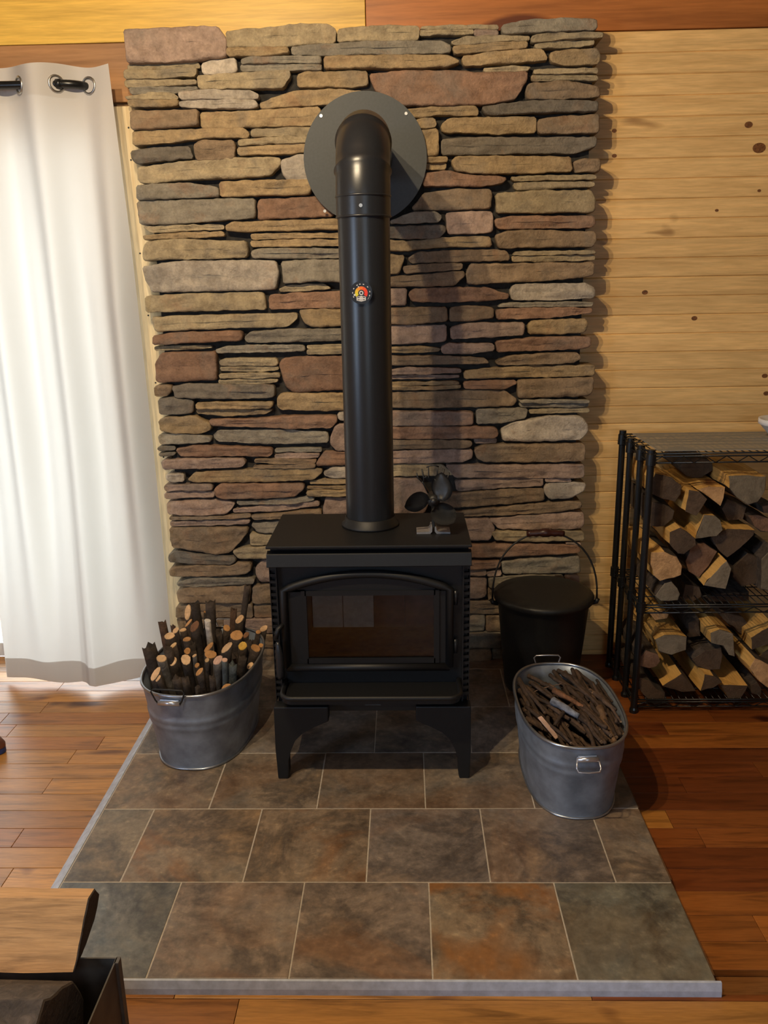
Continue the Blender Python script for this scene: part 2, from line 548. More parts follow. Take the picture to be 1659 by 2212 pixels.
STICKS = [
(-0.859, 2.52, 0.417, 0.0236, 'D', 'thick dark rough-ended chunk at the tub edge nearest the curtain'),
(-0.806, 2.48, 0.39, 0.0165, 'l', 'grey-barked stick with flat tan end beside the thick dark chunk'),
(-0.811, 2.42, 0.364, 0.0216, 'l', 'stick with long slanted pale cut nearest the wire handle'),
(-0.796, 2.4, 0.359, 0.0102, 'l', 'slim stick with narrow pale cut leaning against the slanted pale one'),
(-0.775, 2.5, 0.37, 0.0144, 'l', 'dark stick with thin flat tan cut behind the wire handle'),
(-0.723, 2.47, 0.391, 0.0159, 'l', 'upright dark stick with round tan end above the handle centre'),
(-0.81, 2.6, 0.417, 0.0188, 'l', 'stick with broad pale oval end by the curtain hem'),
(-0.805, 2.66, 0.411, 0.0122, 'l', 'stick with pale end just behind the broad pale oval one'),
(-0.791, 2.7, 0.395, 0.0124, 'l', 'short stick with blunt blond end left of the brown-topped post'),
(-0.78, 2.74, 0.405, 0.0138, 'o', 'stick with slanted orange cut in front of the forked dark stub'),
(-0.757, 2.62, 0.395, 0.0144, 'o', 'stick with squarish orange-tan end left of the brown-topped post'),
(-0.738, 2.66, 0.425, 0.0175, 'b', 'straight dark post with flat brown top in the middle of the tub'),
(-0.797, 2.8, 0.422, 0.0134, 'l', 'stick with round pale face turned to the room at the back'),
(-0.768, 2.8, 0.456, 0.017, 'D', 'tall dark weathered stub with no fresh cut, back row'),
(-0.711, 2.8, 0.464, 0.0188, 'D', 'tallest thick dark stub with broken top, back row'),
(-0.696, 2.68, 0.438, 0.0117, 'w', 'stripped pale grey stick leaning among dark ones'),
(-0.654, 2.78, 0.367, 0.0137, 'o', 'stick with small bright orange end in the back row'),
(-0.62, 2.85, 0.372, 0.0149, 'l', 'stick with frayed tan top before the tall thin pole'),
(-0.602, 2.7, 0.374, 0.0222, 'o', 'thick stick with large oval orange end'),
(-0.581, 2.76, 0.348, 0.0103, 'b', 'slim stick with dull brown end next to the large oval orange one'),
(-0.596, 2.92, 0.481, 0.0119, 'D', 'tall thin dark pole standing highest out of the tub'),
(-0.607, 2.56, 0.391, 0.0186, 'l', 'stick with large slanted peach-coloured cut near the middle'),
(-0.57, 2.64, 0.36, 0.0151, 'y', 'dark stick with bright yellow end'),
(-0.53, 2.66, 0.342, 0.0181, 'o', 'stick with broad ragged tan end near the stove side'),
(-0.522, 2.72, 0.325, 0.009, 'o', 'slim stick with small tan end closest to the stove'),
(-0.679, 2.6, 0.373, 0.0172, 'o', 'stick with deep orange slanted end in the middle'),
(-0.659, 2.54, 0.376, 0.021, 'o', 'stick with wide flat orange cut in front of the deep orange one'),
(-0.742, 2.56, 0.379, 0.0113, 'o', 'small stick with yellow-tan rounded end left of centre'),
(-0.713, 2.54, 0.371, 0.0079, 'l', 'thin stick with tiny greyish round end'),
(-0.623, 2.49, 0.378, 0.016, 'p', 'grey-brown stick with round pinkish end'),
(-0.598, 2.48, 0.383, 0.0099, 'p', 'blue-grey mottled stick with small pink cut'),
(-0.536, 2.58, 0.314, 0.0109, 'l', 'small stick with tan round end against the tub side by the stove'),
(-0.676, 2.45, 0.356, 0.0131, 'o', 'bluish dark stick with slanted tan end at the front'),
(-0.586, 2.43, 0.309, 0.0168, 'o', 'short stick with flat brownish oval end at the front rim'),
(-0.556, 2.47, 0.303, 0.0088, 'b', 'short dark stick with dim rounded end at the front rim'),
(-0.664, 2.51, 0.369, 0.0078, 's', 'splintered blond stick'),
(-0.693, 2.49, 0.36, 0.0083, 'o', 'small stick with torn tan end'),
(-0.628, 2.42, 0.353, 0.0108, 'D', 'bark-covered split stick leaning against the front rim'),
(-0.67, 2.39, 0.333, 0.008, 'D', 'short dark stub just right of the wire handle'),
(-0.87, 2.72, 0.421, 0.0143, 'D', 'brown forked stub leaning toward the curtain'),
(-0.832, 2.72, 0.406, 0.0089, 'D', 'short brown stub right of the leaning forked one'),
(-0.646, 2.88, 0.403, 0.0125, 'D', 'dark brown stub close to the stone wall'),
(-0.532, 2.85, 0.334, 0.014, 'l', 'stick with pale end half hidden by the stove side'),
(-0.548, 2.82, 0.333, 0.0099, 'o', 'stick with small orange end behind the ragged tan one'),
(-0.781, 2.54, 0.409, 0.0123, 's', 'splintered stick with pale frayed top near the curtain'),
(-0.743, 2.84, 0.405, 0.0074, 'o', 'thin stick with tiny yellow end between the two tall stubs'),
(-0.718, 2.42, 0.353, 0.0135, 'D', 'smooth dark stick right behind the wire handle'),
(-0.742, 2.41, 0.356, 0.0148, 'D', 'thick dark stick left behind the wire handle'),
(-0.576, 2.5, 0.361, 0.0152, 'D', 'mottled blue-grey stick with lichen near the front'),
(-0.552, 2.55, 0.361, 0.0141, 'D', 'rough dark stick between the yellow and tan ends'),
(-0.789, 2.5, 0.414, 0.0152, 'D', 'dark splintery stick at the tub edge by the curtain')
]
LOGS = [
(2.86, 'd', 'y', [(0.875, 0.907), (0.933, 0.889), (0.971, 0.861), (0.97, 0.83), (0.953, 0.801), (0.906, 0.813), (0.868, 0.831), (0.864, 0.884)], 'brown split log with tan top edge, upper tier beside the rack post'),
(2.84, 'd', 'y', [(0.992, 0.851), (1.027, 0.845), (1.057, 0.817), (1.038, 0.78), (1.024, 0.755), (0.982, 0.772), (0.985, 0.806)], 'rough dark log with a bright yellow split side, upper tier'),
(2.86, 'w', 'y', [(1.025, 0.847), (1.066, 0.857), (1.123, 0.855), (1.121, 0.814), (1.113, 0.784), (1.069, 0.817)], 'tan-ended log with wide tan top below the dark round log'),
(3.0, 'd', 'b', [(1.004, 0.9), (1.025, 0.923), (1.066, 0.931), (1.109, 0.925), (1.124, 0.91), (1.13, 0.884), (1.087, 0.858), (1.056, 0.855), (1.03, 0.861), (1.008, 0.885)], 'curved dark bark-covered log topping the upper tier'),
(2.84, 'g', 'y', [(1.122, 0.9), (1.189, 0.902), (1.253, 0.895), (1.254, 0.843), (1.233, 0.803), (1.199, 0.793), (1.156, 0.821), (1.129, 0.855)], 'wide grey-ended log with long yellow top, top of the upper tier'),
(2.88, 'd', 'b', [(0.869, 0.803), (0.914, 0.789), (0.96, 0.764), (0.954, 0.733), (0.925, 0.705), (0.875, 0.707)], 'dark brown log behind the rack post with pale cracks'),
(2.83, 'd', 'y', [(0.93, 0.701), (0.967, 0.718), (1.024, 0.675), (1.029, 0.651), (0.988, 0.617), (0.966, 0.62), (0.933, 0.655)], 'brown-ended log with small pale top, middle of the upper tier'),
(2.85, 'g', 'y', [(1.054, 0.757), (1.093, 0.754), (1.113, 0.737), (1.125, 0.699), (1.105, 0.676), (1.029, 0.667), (1.044, 0.717)], 'slate-grey wedge-ended log with bright yellow left side'),
(2.83, 'w', 'w', [(0.869, 0.627), (0.918, 0.629), (0.964, 0.608), (0.986, 0.573), (0.985, 0.538), (0.91, 0.515), (0.886, 0.536), (0.869, 0.583)], 'large tan quarter log with curved bark edge beside the rack post'),
(2.87, 'r', 'b', [(1.021, 0.639), (1.068, 0.65), (1.121, 0.614), (1.095, 0.558), (1.062, 0.512), (1.024, 0.535), (1.007, 0.577), (1.018, 0.606)], 'reddish brown log in the centre of the upper tier'),
(2.82, 'g', 'y', [(1.063, 0.502), (1.105, 0.558), (1.137, 0.596), (1.156, 0.566), (1.151, 0.534), (1.142, 0.487), (1.105, 0.493)], 'grey-brown log with pale split strip on top, lower right of the upper tier'),
(2.88, 'd', 'y', [(1.095, 0.664), (1.15, 0.696), (1.253, 0.689), (1.249, 0.671), (1.204, 0.622), (1.16, 0.584), (1.124, 0.617)], 'dark wedge log with tan upper edge, middle right of the upper tier'),
(2.9, 'r', 'b', [(1.228, 0.739), (1.264, 0.741), (1.313, 0.723), (1.318, 0.673), (1.279, 0.68), (1.255, 0.697)], 'dull tan log by the picture edge above the dark wedge log'),
(2.84, 'g', 'b', [(0.898, 0.454), (0.93, 0.505), (0.955, 0.511), (0.979, 0.484), (0.989, 0.462), (0.983, 0.438), (0.921, 0.436)], 'small grey-brown log lying on the middle shelf next to the post'),
(2.9, 'd', 'b', [(1.194, 0.544), (1.242, 0.597), (1.286, 0.576), (1.291, 0.476), (1.233, 0.465), (1.195, 0.505)], 'deeply shaded dark log low at the right of the upper tier'),
(2.86, 'g', 'b', [(1.275, 0.587), (1.311, 0.636), (1.33, 0.458), (1.284, 0.47)], 'grey log end cut by the picture edge, upper tier'),
(2.91, 'd', 'b', [(1.028, 0.475), (1.083, 0.462), (1.095, 0.425), (1.065, 0.407), (1.021, 0.414)], 'dark log in shadow on the middle shelf'),
(2.93, 'd', 'b', [(1.144, 0.755), (1.16, 0.795), (1.233, 0.759), (1.226, 0.716), (1.17, 0.71)], 'black-looking log in the gap under the wide grey-ended log'),
(2.92, 'r', 'b', [(1.283, 0.767), (1.322, 0.773), (1.325, 0.738), (1.292, 0.741)], 'small brown log at the picture edge under the wide grey-ended log'),
(2.93, 'd', 'b', [(1.117, 0.414), (1.184, 0.432), (1.276, 0.432), (1.28, 0.397), (1.13, 0.397)], 'flat dark log in deepest shade on the middle shelf'),
(2.86, 'g', 'y', [(0.917, 0.276), (0.952, 0.293), (0.995, 0.294), (1.035, 0.285), (1.036, 0.232), (0.983, 0.212), (0.935, 0.229)], 'dark-ended log with tan top and side, upper left of the lower tier'),
(2.85, 'g', 'y', [(1.115, 0.306), (1.148, 0.319), (1.198, 0.302), (1.204, 0.265), (1.213, 0.208), (1.191, 0.215), (1.166, 0.255), (1.119, 0.266)], 'notched grey-ended log with tan left side, lower tier'),
(2.85, 'd', 'y', [(1.266, 0.285), (1.339, 0.34), (1.347, 0.264), (1.271, 0.235)], 'dark square-ended log with tan rim at the picture edge, lower tier'),
(2.83, 'r', 'b', [(0.857, 0.22), (0.879, 0.247), (0.923, 0.231), (0.934, 0.203), (0.921, 0.181), (0.896, 0.174), (0.859, 0.183)], 'small red-brown log against the rack post, lower tier'),
(2.82, 'd', 'y', [(0.944, 0.106), (1.011, 0.157), (1.054, 0.112), (1.069, 0.085), (1.017, 0.082)], 'bottom log with tan diamond-shaped top'),
(2.82, 'd', 'y', [(1.086, 0.085), (1.097, 0.154), (1.134, 0.146), (1.164, 0.122), (1.132, 0.098)], 'bottom log with tall tan left side'),
(2.87, 'd', 'b', [(1.062, 0.189), (1.108, 0.226), (1.168, 0.24), (1.175, 0.202), (1.17, 0.148), (1.13, 0.145), (1.082, 0.165)], 'grey-barked log resting on the two bottom tan-sided logs'),
(2.8, 'w', 'w', [(1.247, 0.188), (1.264, 0.228), (1.333, 0.195), (1.345, 0.087), (1.292, 0.131)], 'pale plank-like log lying slanted at the picture edge'),
(2.83, 'd', 'y', [(1.162, 0.106), (1.227, 0.103), (1.264, 0.102), (1.244, 0.055), (1.219, 0.027), (1.196, 0.045)], 'bottom log with tan top and pointed dark end'),
(2.86, 'd', 'b', [(1.284, 0.087), (1.31, 0.101), (1.328, 0.073), (1.329, 0.042), (1.29, 0.056)], 'small dark log beneath the pale slanted one'),
(2.83, 'd', 'b', [(0.859, 0.139), (0.9, 0.123), (0.92, 0.096), (0.959, 0.072), (0.965, 0.028), (0.925, 0.023), (0.892, 0.053), (0.862, 0.091)], 'dark rough log at the bottom beside the rack post'),
(2.87, 'd', 'y', [(1.309, 0.198), (1.357, 0.248), (1.366, 0.17)], 'dark wedge log with pale rim above the slanted plank-like one'),
(2.95, 'd', 'b', [(1.181, 0.357), (1.204, 0.345), (1.268, 0.327), (1.3, 0.288), (1.275, 0.25), (1.24, 0.285), (1.193, 0.319)], 'brown log in shadow just under the middle shelf'),
(2.97, 'w', 'y', [(0.922, 0.337), (0.969, 0.345), (0.998, 0.33), (0.993, 0.313), (0.946, 0.306)], 'tan log end deep in shadow just under the middle shelf by the post'),
(2.95, 'd', 'b', [(1.066, 0.303), (1.106, 0.32), (1.118, 0.248), (1.074, 0.242)], 'dark log in shade between the two tan-sided logs')
]


def part(name, b, m, root, parent=None, color=None, smooth=False):
    """mesh given in world coordinates, stored in the frame of its thing ROOT; PARENT a part for a sub-part"""
    b.transform((Matrix.Translation(root.location) @ root.rotation_euler.to_matrix().to_4x4()).inverted())
    return obj(name, b, m, parent or root, color=color, smooth=smooth)


# ------------------------------------------------------------------ materials
M_pine = wood('pine_plank', (0.35, 5, 5), 0.55, 0.42, 0.25, 0.05, 0.38)
M_board = wood('stained_board', (0.3, 5, 5), 0.5, 0.45, 0.1, 0.06, 0.8)
M_floor = wood('oak_floor', (0.45, 5, 5), 0.9, 0.42, 1.3, 0.05, 1.3)
M_trimw = wood('pale_trim', (5, 5, 0.3), 0.6, 0.5, 0.0, 0.05, 0.25)
M_plaster = plain('room_wall', srgb(112, 84, 56), 0.7, 0, 3, 0.12)
M_ceil = plain('ceiling_wood', srgb(96, 72, 48), 0.7, 0, 3, 0.15)
M_mortar = plain('mortar', (0.035, 0.031, 0.026), 0.95, 0, 60, 0.4, 0.4)
M_grout = plain('grout', srgb(186, 174, 156), 0.9, 0, 90, 0.15, 0.2)
M_edge = plain('edge_strip', srgb(186, 192, 206), 0.75, 0, 40, 0.18, 0.1)
M_black = plain('stove_paint', (0.0055, 0.0058, 0.0066), 0.52, 0, 250, 0.2, 0.06)
M_pipe = plain('pipe_paint', (0.017, 0.019, 0.023), 0.31, 0, 250, 0.12, 0.02)
M_flange = plain('flange_paint', (0.06, 0.066, 0.066), 0.55, 0, 120, 0.1)
M_iron = plain('black_iron', (0.012, 0.012, 0.012), 0.5, 0, 120, 0.3, 0.05)
M_rack = plain('rack_enamel', (0.008, 0.009, 0.010), 0.3, 0, 120, 0.2)
M_screw = plain('screw_steel', (0.55, 0.55, 0.53), 0.35, 1.0, 60, 0.1)
M_galv = plain('galvanized_steel', (0.30, 0.35, 0.43), 0.5, 0.6, 16, 0.28, 0.04)
M_galvrim = plain('galvanized_rim', (0.42, 0.45, 0.50), 0.32, 0.9, 40, 0.12)
M_blade = plain('fan_blade', (0.06, 0.058, 0.054), 0.42, 0.2, 60, 0.2)
M_alu = plain('fan_foot', (0.32, 0.30, 0.29), 0.45, 0.5, 60, 0.2)
M_grip = plain('turned_grip', (0.045, 0.014, 0.010), 0.35, 0, 40, 0.3)
M_hod = plain('hod_steel', (0.085, 0.072, 0.058), 0.6, 0.2, 18, 0.35, 0.05)
M_bowl = plain('white_bowl', (0.75, 0.76, 0.78), 0.35, 0, 20, 0.03)
M_vinyl = plain('white_frame', (0.75, 0.75, 0.73), 0.45, 0, 20, 0.03)
M_ground = plain('outside_ground', (0.62, 0.62, 0.60), 0.9, 0, 4, 0.1)
M_blue = plain('blue_rubber', (0.02, 0.05, 0.20), 0.5, 0, 30, 0.2)
M_leather = plain('brown_leather', (0.13, 0.045, 0.022), 0.5, 0, 40, 0.3, 0.1)
M_greyboard = wood('grey_shelf_board', (0.5, 6, 6), 0.7, 0.5, 0.0, 0.05, 0.5)
M_brick = plain('firebrick', (0.55, 0.53, 0.50), 0.9, 0, 60, 0.15, 0.2)
M_brickd = plain('brown_firebrick', (0.10, 0.045, 0.028), 0.9, 0, 40, 0.3, 0.2)  # dark brown, for the right-hand bricks
M_ash = plain('rusty_firebox_floor', (0.16, 0.07, 0.03), 0.95, 0, 40, 0.3, 0.3)


def flat_mat(name, col, rough=0.5):
    t = NT(name)
    return t.set(Base_Color=tuple(col[:3]) + (1.0,), Roughness=rough)


def glass_mat(name, tint, gloss):
    t = NT(name)
    tr = t.n('ShaderNodeBsdfTransparent'); tr.inputs['Color'].default_value = tint
    gl = t.n('ShaderNodeBsdfGlossy'); gl.inputs['Roughness'].default_value = 0.03
    fr = t.n('ShaderNodeFresnel'); fr.inputs['IOR'].default_value = gloss
    mx = t.n('ShaderNodeMixShader')
    t.l(fr.outputs[0], mx.inputs[0]); t.l(tr.outputs[0], mx.inputs[1]); t.l(gl.outputs[0], mx.inputs[2])
    t.l(mx.outputs[0], t.out.inputs['Surface'])
    return t.m


def liner_mat():
    t = NT('cloudy_liner')
    tr = t.n('ShaderNodeBsdfTransparent'); tr.inputs['Color'].default_value = (.86, .86, .84, 1)
    df = t.n('ShaderNodeBsdfDiffuse'); df.inputs['Color'].default_value = (.42, .40, .36, 1)
    mx = t.n('ShaderNodeMixShader'); mx.inputs[0].default_value = .5
    t.l(tr.outputs[0], mx.inputs[1]); t.l(df.outputs[0], mx.inputs[2]); t.l(mx.outputs[0], t.out.inputs['Surface'])
    return t.m


M_liner = liner_mat()
M_glass = glass_mat('window_glass', (0.95, 0.97, 0.96, 1), 1.45)
M_stoveglass = glass_mat('stove_glass', (0.84, 0.82, 0.80, 1), 1.45)


def stone_mat():
    t = NT('ledge_stone')
    v, oi = t.coords((1, 1, 1))
    big = t.noise(v, 5.5, 5, 0.6, 0.8)
    mid = t.noise(v, 26.0, 6, 0.65, 0.2)
    fine = t.noise(v, 120.0, 4, 0.6)
    c = oi.outputs['Color']
    c = t.mix(1.0, c, t.ramp(mid, [(0.28, (0.62, 0.60, 0.57)), (0.52, (0.97, 0.97, 0.96)), (0.75, (1.25, 1.24, 1.2))]), 'MULTIPLY')
    f1 = t.ramp(big, [(0.50, (0, 0, 0)), (0.66, (1, 1, 1))])
    f1m = t.n('ShaderNodeMath', operation='MULTIPLY'); f1m.inputs[1].default_value = 0.45
    t.l(f1, f1m.inputs[0])
    c = t.mix(f1m.outputs[0], c, srgb(120, 114, 104))
    v2, _ = t.coords((1, 1, 1), 91.0)
    pat = t.noise(v2, 8.0, 4, 0.6, 0.5)
    f2 = t.ramp(pat, [(0.58, (0, 0, 0)), (0.72, (1, 1, 1))])
    f2m = t.n('ShaderNodeMath', operation='MULTIPLY'); f2m.inputs[1].default_value = 0.40
    t.l(f2, f2m.inputs[0])
    c = t.mix(f2m.outputs[0], c, srgb(158, 116, 82))
    c = t.mix(1.0, c, t.ramp(fine, [(0.3, (0.82, 0.82, 0.82)), (0.7, (1.08, 1.08, 1.08))]), 'MULTIPLY')
    ad = t.n('ShaderNodeMath', operation='MULTIPLY_ADD'); ad.inputs[1].default_value = 0.35
    t.l(fine, ad.inputs[0]); t.l(mid, ad.inputs[2])
    t.bump(ad.outputs[0], 0.8, 0.009)
    return t.set(Base_Color=c, Roughness=0.85)


M_stone = stone_mat()


def slate_mat():
    t = NT('slate_tile')
    v, oi = t.coords((1, 1, 1))
    big = t.noise(v, 3.2, 7, 0.66, 0.5)
    mid = t.noise(v, 11.0, 8, 0.72, 0.25)
    fine = t.noise(v, 70.0, 5, 0.65)
    c = t.ramp(big, [(0.30, srgb(98, 102, 106)), (0.42, srgb(138, 129, 120)), (0.50, srgb(146, 132, 118)), (0.57, srgb(110, 100, 92)), (0.64, srgb(140, 123, 106)), (0.74, srgb(172, 147, 118))])
    c = t.mix(1.0, c, t.ramp(mid, [(0.30, (0.45, 0.45, 0.45)), (0.5, (0.95, 0.95, 0.95)), (0.70, (1.45, 1.42, 1.34))]), 'MULTIPLY')
    v2, _ = t.coords((1, 1, 1), 77.0)
    r = t.noise(v2, 1.9, 5, 0.6, 0.9)
    rf = t.ramp(r, [(0.50, (0, 0, 0)), (0.60, (1, 1, 1))])
    rm = t.n('ShaderNodeMath', operation='MULTIPLY'); rm.inputs[1].default_value = 0.55
    t.l(rf, rm.inputs[0]); t.l(oi.outputs['Alpha'], rm.inputs[1])
    c = t.mix(rm.outputs[0], c, srgb(150, 108, 70))
    sp = t.noise(v2, 55.0, 2, 0.5)
    c = t.mix(1.0, c, t.ramp(sp, [(0.30, (0.78, 0.78, 0.78)), (0.62, (1, 1, 1)), (0.74, (1.3, 1.28, 1.2))]), 'MULTIPLY')
    c = t.mix(1.0, c, oi.outputs['Color'], 'MULTIPLY')
    ad = t.n('ShaderNodeMath', operation='MULTIPLY_ADD'); ad.inputs[1].default_value = 0.3
    t.l(fine, ad.inputs[0]); t.l(mid, ad.inputs[2])
    t.bump(ad.outputs[0], 0.25, 0.004)
    return t.set(Base_Color=c, Roughness=0.42)


M_tile = slate_mat()


def bark_mat():
    t = NT('bark')
    v, oi = t.coords((1, 1, 1))
    a = t.noise(v, 38.0, 6, 0.7, 0.8)
    c = t.ramp(a, [(0.3, (0.35, 0.33, 0.31)), (0.55, (1, 0.97, 0.94)), (0.75, (1.9, 1.85, 1.8))])
    c = t.mix(1.0, c, oi.outputs['Color'], 'MULTIPLY')
    t.bump(a, 0.7, 0.006)
    return t.set(Base_Color=c, Roughness=0.85)


M_bark = bark_mat()


def cut_mat():
    t = NT('cut_wood')
    v, oi = t.coords((1, 1, 1))
    a = t.noise(v, 20.0, 7, 0.7, 0.6)
    fine = t.noise(v, 130.0, 3, 0.6)
    c = t.ramp(a, [(0.3, (0.50, 0.46, 0.42)), (0.55, (1.0, 1.0, 1.0)), (0.75, (1.25, 1.22, 1.18))])
    c = t.mix(1.0, c, oi.outputs['Color'], 'MULTIPLY')
    ad = t.n('ShaderNodeMath', operation='ADD'); t.l(a, ad.inputs[0]); t.l(fine, ad.inputs[1])
    t.bump(ad.outputs[0], 0.5, 0.005)
    return t.set(Base_Color=c, Roughness=0.8)


M_cut = cut_mat()
M_split = wood('split_wood', (6, 0.5, 6), 0.7, 0.75, 0.0, 0.25, 0.6)


def curtain_mat():
    t = NT('curtain_cloth')
    v, oi = t.coords((1, 1, 1), 0.0)
    w = t.noise(v, 300.0, 2, 0.5)
    d = t.n('ShaderNodeBsdfDiffuse'); tl = t.n('ShaderNodeBsdfTranslucent')
    d.inputs['Color'].default_value = (0.66, 0.635, 0.615, 1)
    tl.inputs['Color'].default_value = (0.80, 0.775, 0.72, 1)
    bp = t.n('ShaderNodeBump'); bp.inputs['Strength'].default_value = 0.06; bp.inputs['Distance'].default_value = 0.001
    t.l(w, bp.inputs['Height']); t.l(bp.outputs[0], d.inputs['Normal'])
    mx = t.n('ShaderNodeMixShader'); mx.inputs[0].default_value = 0.25
    t.l(d.outputs[0], mx.inputs[1]); t.l(tl.outputs[0], mx.inputs[2]); t.l(mx.outputs[0], t.out.inputs['Surface'])
    return t.m


M_curtain = curtain_mat()

# ------------------------------------------------------------------ the room shell
WALL_Y = 3.315
XL, XR, YF, ZC = -2.95, 3.0, -3.0, 3.4
C_PINE = srgb(246, 203, 136)
wb = struct('wall_back')
obj('wall_panel', bx(-1.0, XR + .1, WALL_Y + .02, WALL_Y + .14, 0, ZC), M_plaster, wb)
obj('wall_panel', bx(XL - .1, -1.0, WALL_Y + .02, WALL_Y + .14, 2.19, ZC), M_plaster, wb)
PITCH = 0.1400
zt = 2.412
rr = random.Random(3)
k = 0
planks = []
while zt > 0.02:
    z0 = max(0.0, zt - PITCH)
    h = zt - z0
    # tongue and groove board with a bead groove along its middle
    g, d = 0.0035, 0.005
    prof = [(0.02, 0), (g, 0), (0, g), (0, h / 2 - g * .7), (d * .7, h / 2), (0, h / 2 + g * .7), (0, h - g), (g, h), (0.02, h)]
    b = prism(bmesh.new(), [(y, z) for y, z in prof], 0, XR - 0.62, 'x')
    obj_last = obj('plank', b, M_pine, wb, loc=(0.62, WALL_Y, z0 + 0.0004), color=scale_c(C_PINE, rr.uniform(0.90, 1.08)))
    planks.append((z0, zt, obj_last))
    zt -= PITCH + 0.0006
    k += 1
M_knot = plain('pine_knot', srgb(122, 78, 40), 0.5, 0, 160, 0.5)
for kx, kz, kr in ((1.262, 2.097, .013), (1.308, 2.018, .021), (.777, 2.087, .008), (.782, 2.002, .008), (1.173, 1.805, .006), (1.122, 1.413, .010), (.926, 1.513, .010), (1.414, 1.188, .010), (1.427, 1.119, .010), (1.323, 1.871, .006)):
    for z0, z1, pk in planks:
        if z0 < kz < z1:
            b = bmesh.new()
            vs = [b.verts.new((kx - .62 + kr * 1.15 * math.cos(a), -.0006, kz - z0 + kr * .85 * math.sin(a))) for a in (2 * PI * q / 14 for q in range(14))]
            b.faces.new(vs)
            r = bmesh.ops.extrude_face_region(b, geom=b.faces[:])
            for v in r['geom']:
                if isinstance(v, bmesh.types.BMVert): v.co.y += .003
            obj('knot', b, M_knot, pk)
# reddish board over the door, and the two-piece beam above
obj('header_board', bx(0, 2.05, 0, .02, 0, .195, bevel=.002), M_board, wb, loc=(XL, WALL_Y, 2.222), color=srgb(172, 126, 82))
tr = struct('trim_1')
obj('board', bx(0, -0.1250 - XL, 0, .03, 0, .24, bevel=.002), M_board, tr, loc=(XL, WALL_Y - .006, 2.418), color=srgb(234, 190, 86))
obj('board', bx(0, XR + .1215, 0, .03, 0, .24, bevel=.002), M_board, tr, loc=(-0.1230, WALL_Y - .006, 2.415), color=srgb(184, 114, 56))

wl = struct('wall_left')
for a in ((YF, -1.25, 0, ZC), (0.45, WALL_Y + .14, 0, ZC), (-1.25, .45, 0, .85), (-1.25, .45, 2.15, ZC)):
    obj('wall_panel', bx(XL - .1, XL, a[0], a[1], a[2], a[3]), M_plaster, wl)
w1 = struct('window_1')
b = bmesh.new()
for a in ((-1.25, -1.19, .85, 2.15), (.39, .45, .85, 2.15), (-1.19, .39, .85, .91), (-1.19, .39, 2.09, 2.15), (-.42, -.38, .91, 2.09)):
    box(b, XL - .07, XL - .03, a[0], a[1], a[2], a[3])
obj('frame', b, M_vinyl, w1)
obj('wall_right', bx(XR, XR + .1, YF, WALL_Y + .14, 0, ZC), M_plaster)['kind'] = 'structure'
obj('pane', bx(XL - .055, XL - .05, -1.19, .39, .91, 2.09), M_glass, w1)
wf = struct('wall_front')
for a in ((XL - .1, -.2, 0, ZC), (1.4, XR + .1, 0, ZC), (-.2, 1.4, 0, 1.1), (-.2, 1.4, 2.3, ZC)):
    obj('wall_panel', bx(a[0], a[1], YF - .1, YF, a[2], a[3]), M_plaster, wf)
w2 = struct('window_2')
b = bmesh.new()
for a in ((-.2, -.14, 1.1, 2.3), (1.34, 1.4, 1.1, 2.3), (-.14, 1.34, 1.1, 1.16), (-.14, 1.34, 2.24, 2.3), (.57, .63, 1.16, 2.24)):
    box(b, a[0], a[1], YF - .08, YF - .03, a[2], a[3])
obj('frame', b, M_vinyl, w2)
obj('pane', bx(-.14, 1.34, YF - .058, YF - .053, 1.16, 2.24), M_glass, w2)
obj('ceiling', bx(XL - .1, XR + .1, YF - .1, WALL_Y + .14, ZC, ZC + .1), M_ceil)['kind'] = 'structure'
obj('ground', bx(-9, 5, WALL_Y + .5, 14, -.25, -.15), M_ground)['kind'] = 'structure'

# sliding glass door behind the curtain
d1 = struct('door_1')
b = bmesh.new()
for a in ((-2.8, -2.72, 0, 2.15), (-1.125, -1.045, 0, 2.15), (-2.72, -1.125, 2.07, 2.15), (-2.72, -1.125, 0, .06), (-1.97, -1.90, .06, 2.07)):
    box(b, a[0], a[1], WALL_Y + .03, WALL_Y + .10, a[2], a[3])
obj('frame', b, M_vinyl, d1)
obj('pane', bx(-2.72, -1.97, WALL_Y + .06, WALL_Y + .066, .06, 2.07), M_glass, d1)
obj('pane', bx(-1.90, -1.125, WALL_Y + .06, WALL_Y + .066, .06, 2.07), M_glass, d1)
b = rprism([(-1.055, 0), (-.90, 0), (-.90, 2.203), (-1.055, 2.203)], WALL_Y - .03, WALL_Y + .10, 'y', .003)
cs = obj('casing', b, M_trimw, d1, color=srgb(236, 214, 172))
b = rprism([(-2.82, 2.11), (-1.056, 2.11), (-1.056, 2.203), (-2.82, 2.203)], WALL_Y - .028, WALL_Y + .10, 'y', .003)
obj('casing', b, M_trimw, d1, color=srgb(236, 214, 172))
b = bmesh.new()
for z, dx in ((2.13, .03), (2.02, .028), (2.02, .065), (1.75, .05), (1.69, .03), (1.69, .06), (1.46, .04), (1.45, .062), (1.20, .045), (1.19, .065), (.9, .05), (.62, .06)):
    disc(b, (-1.03 + dx, WALL_Y - .0302, z), (0, -1, 0), .0035, 8, .0006)
obj('nail_hole', b, M_iron, cs)['kind'] = 'stuff'

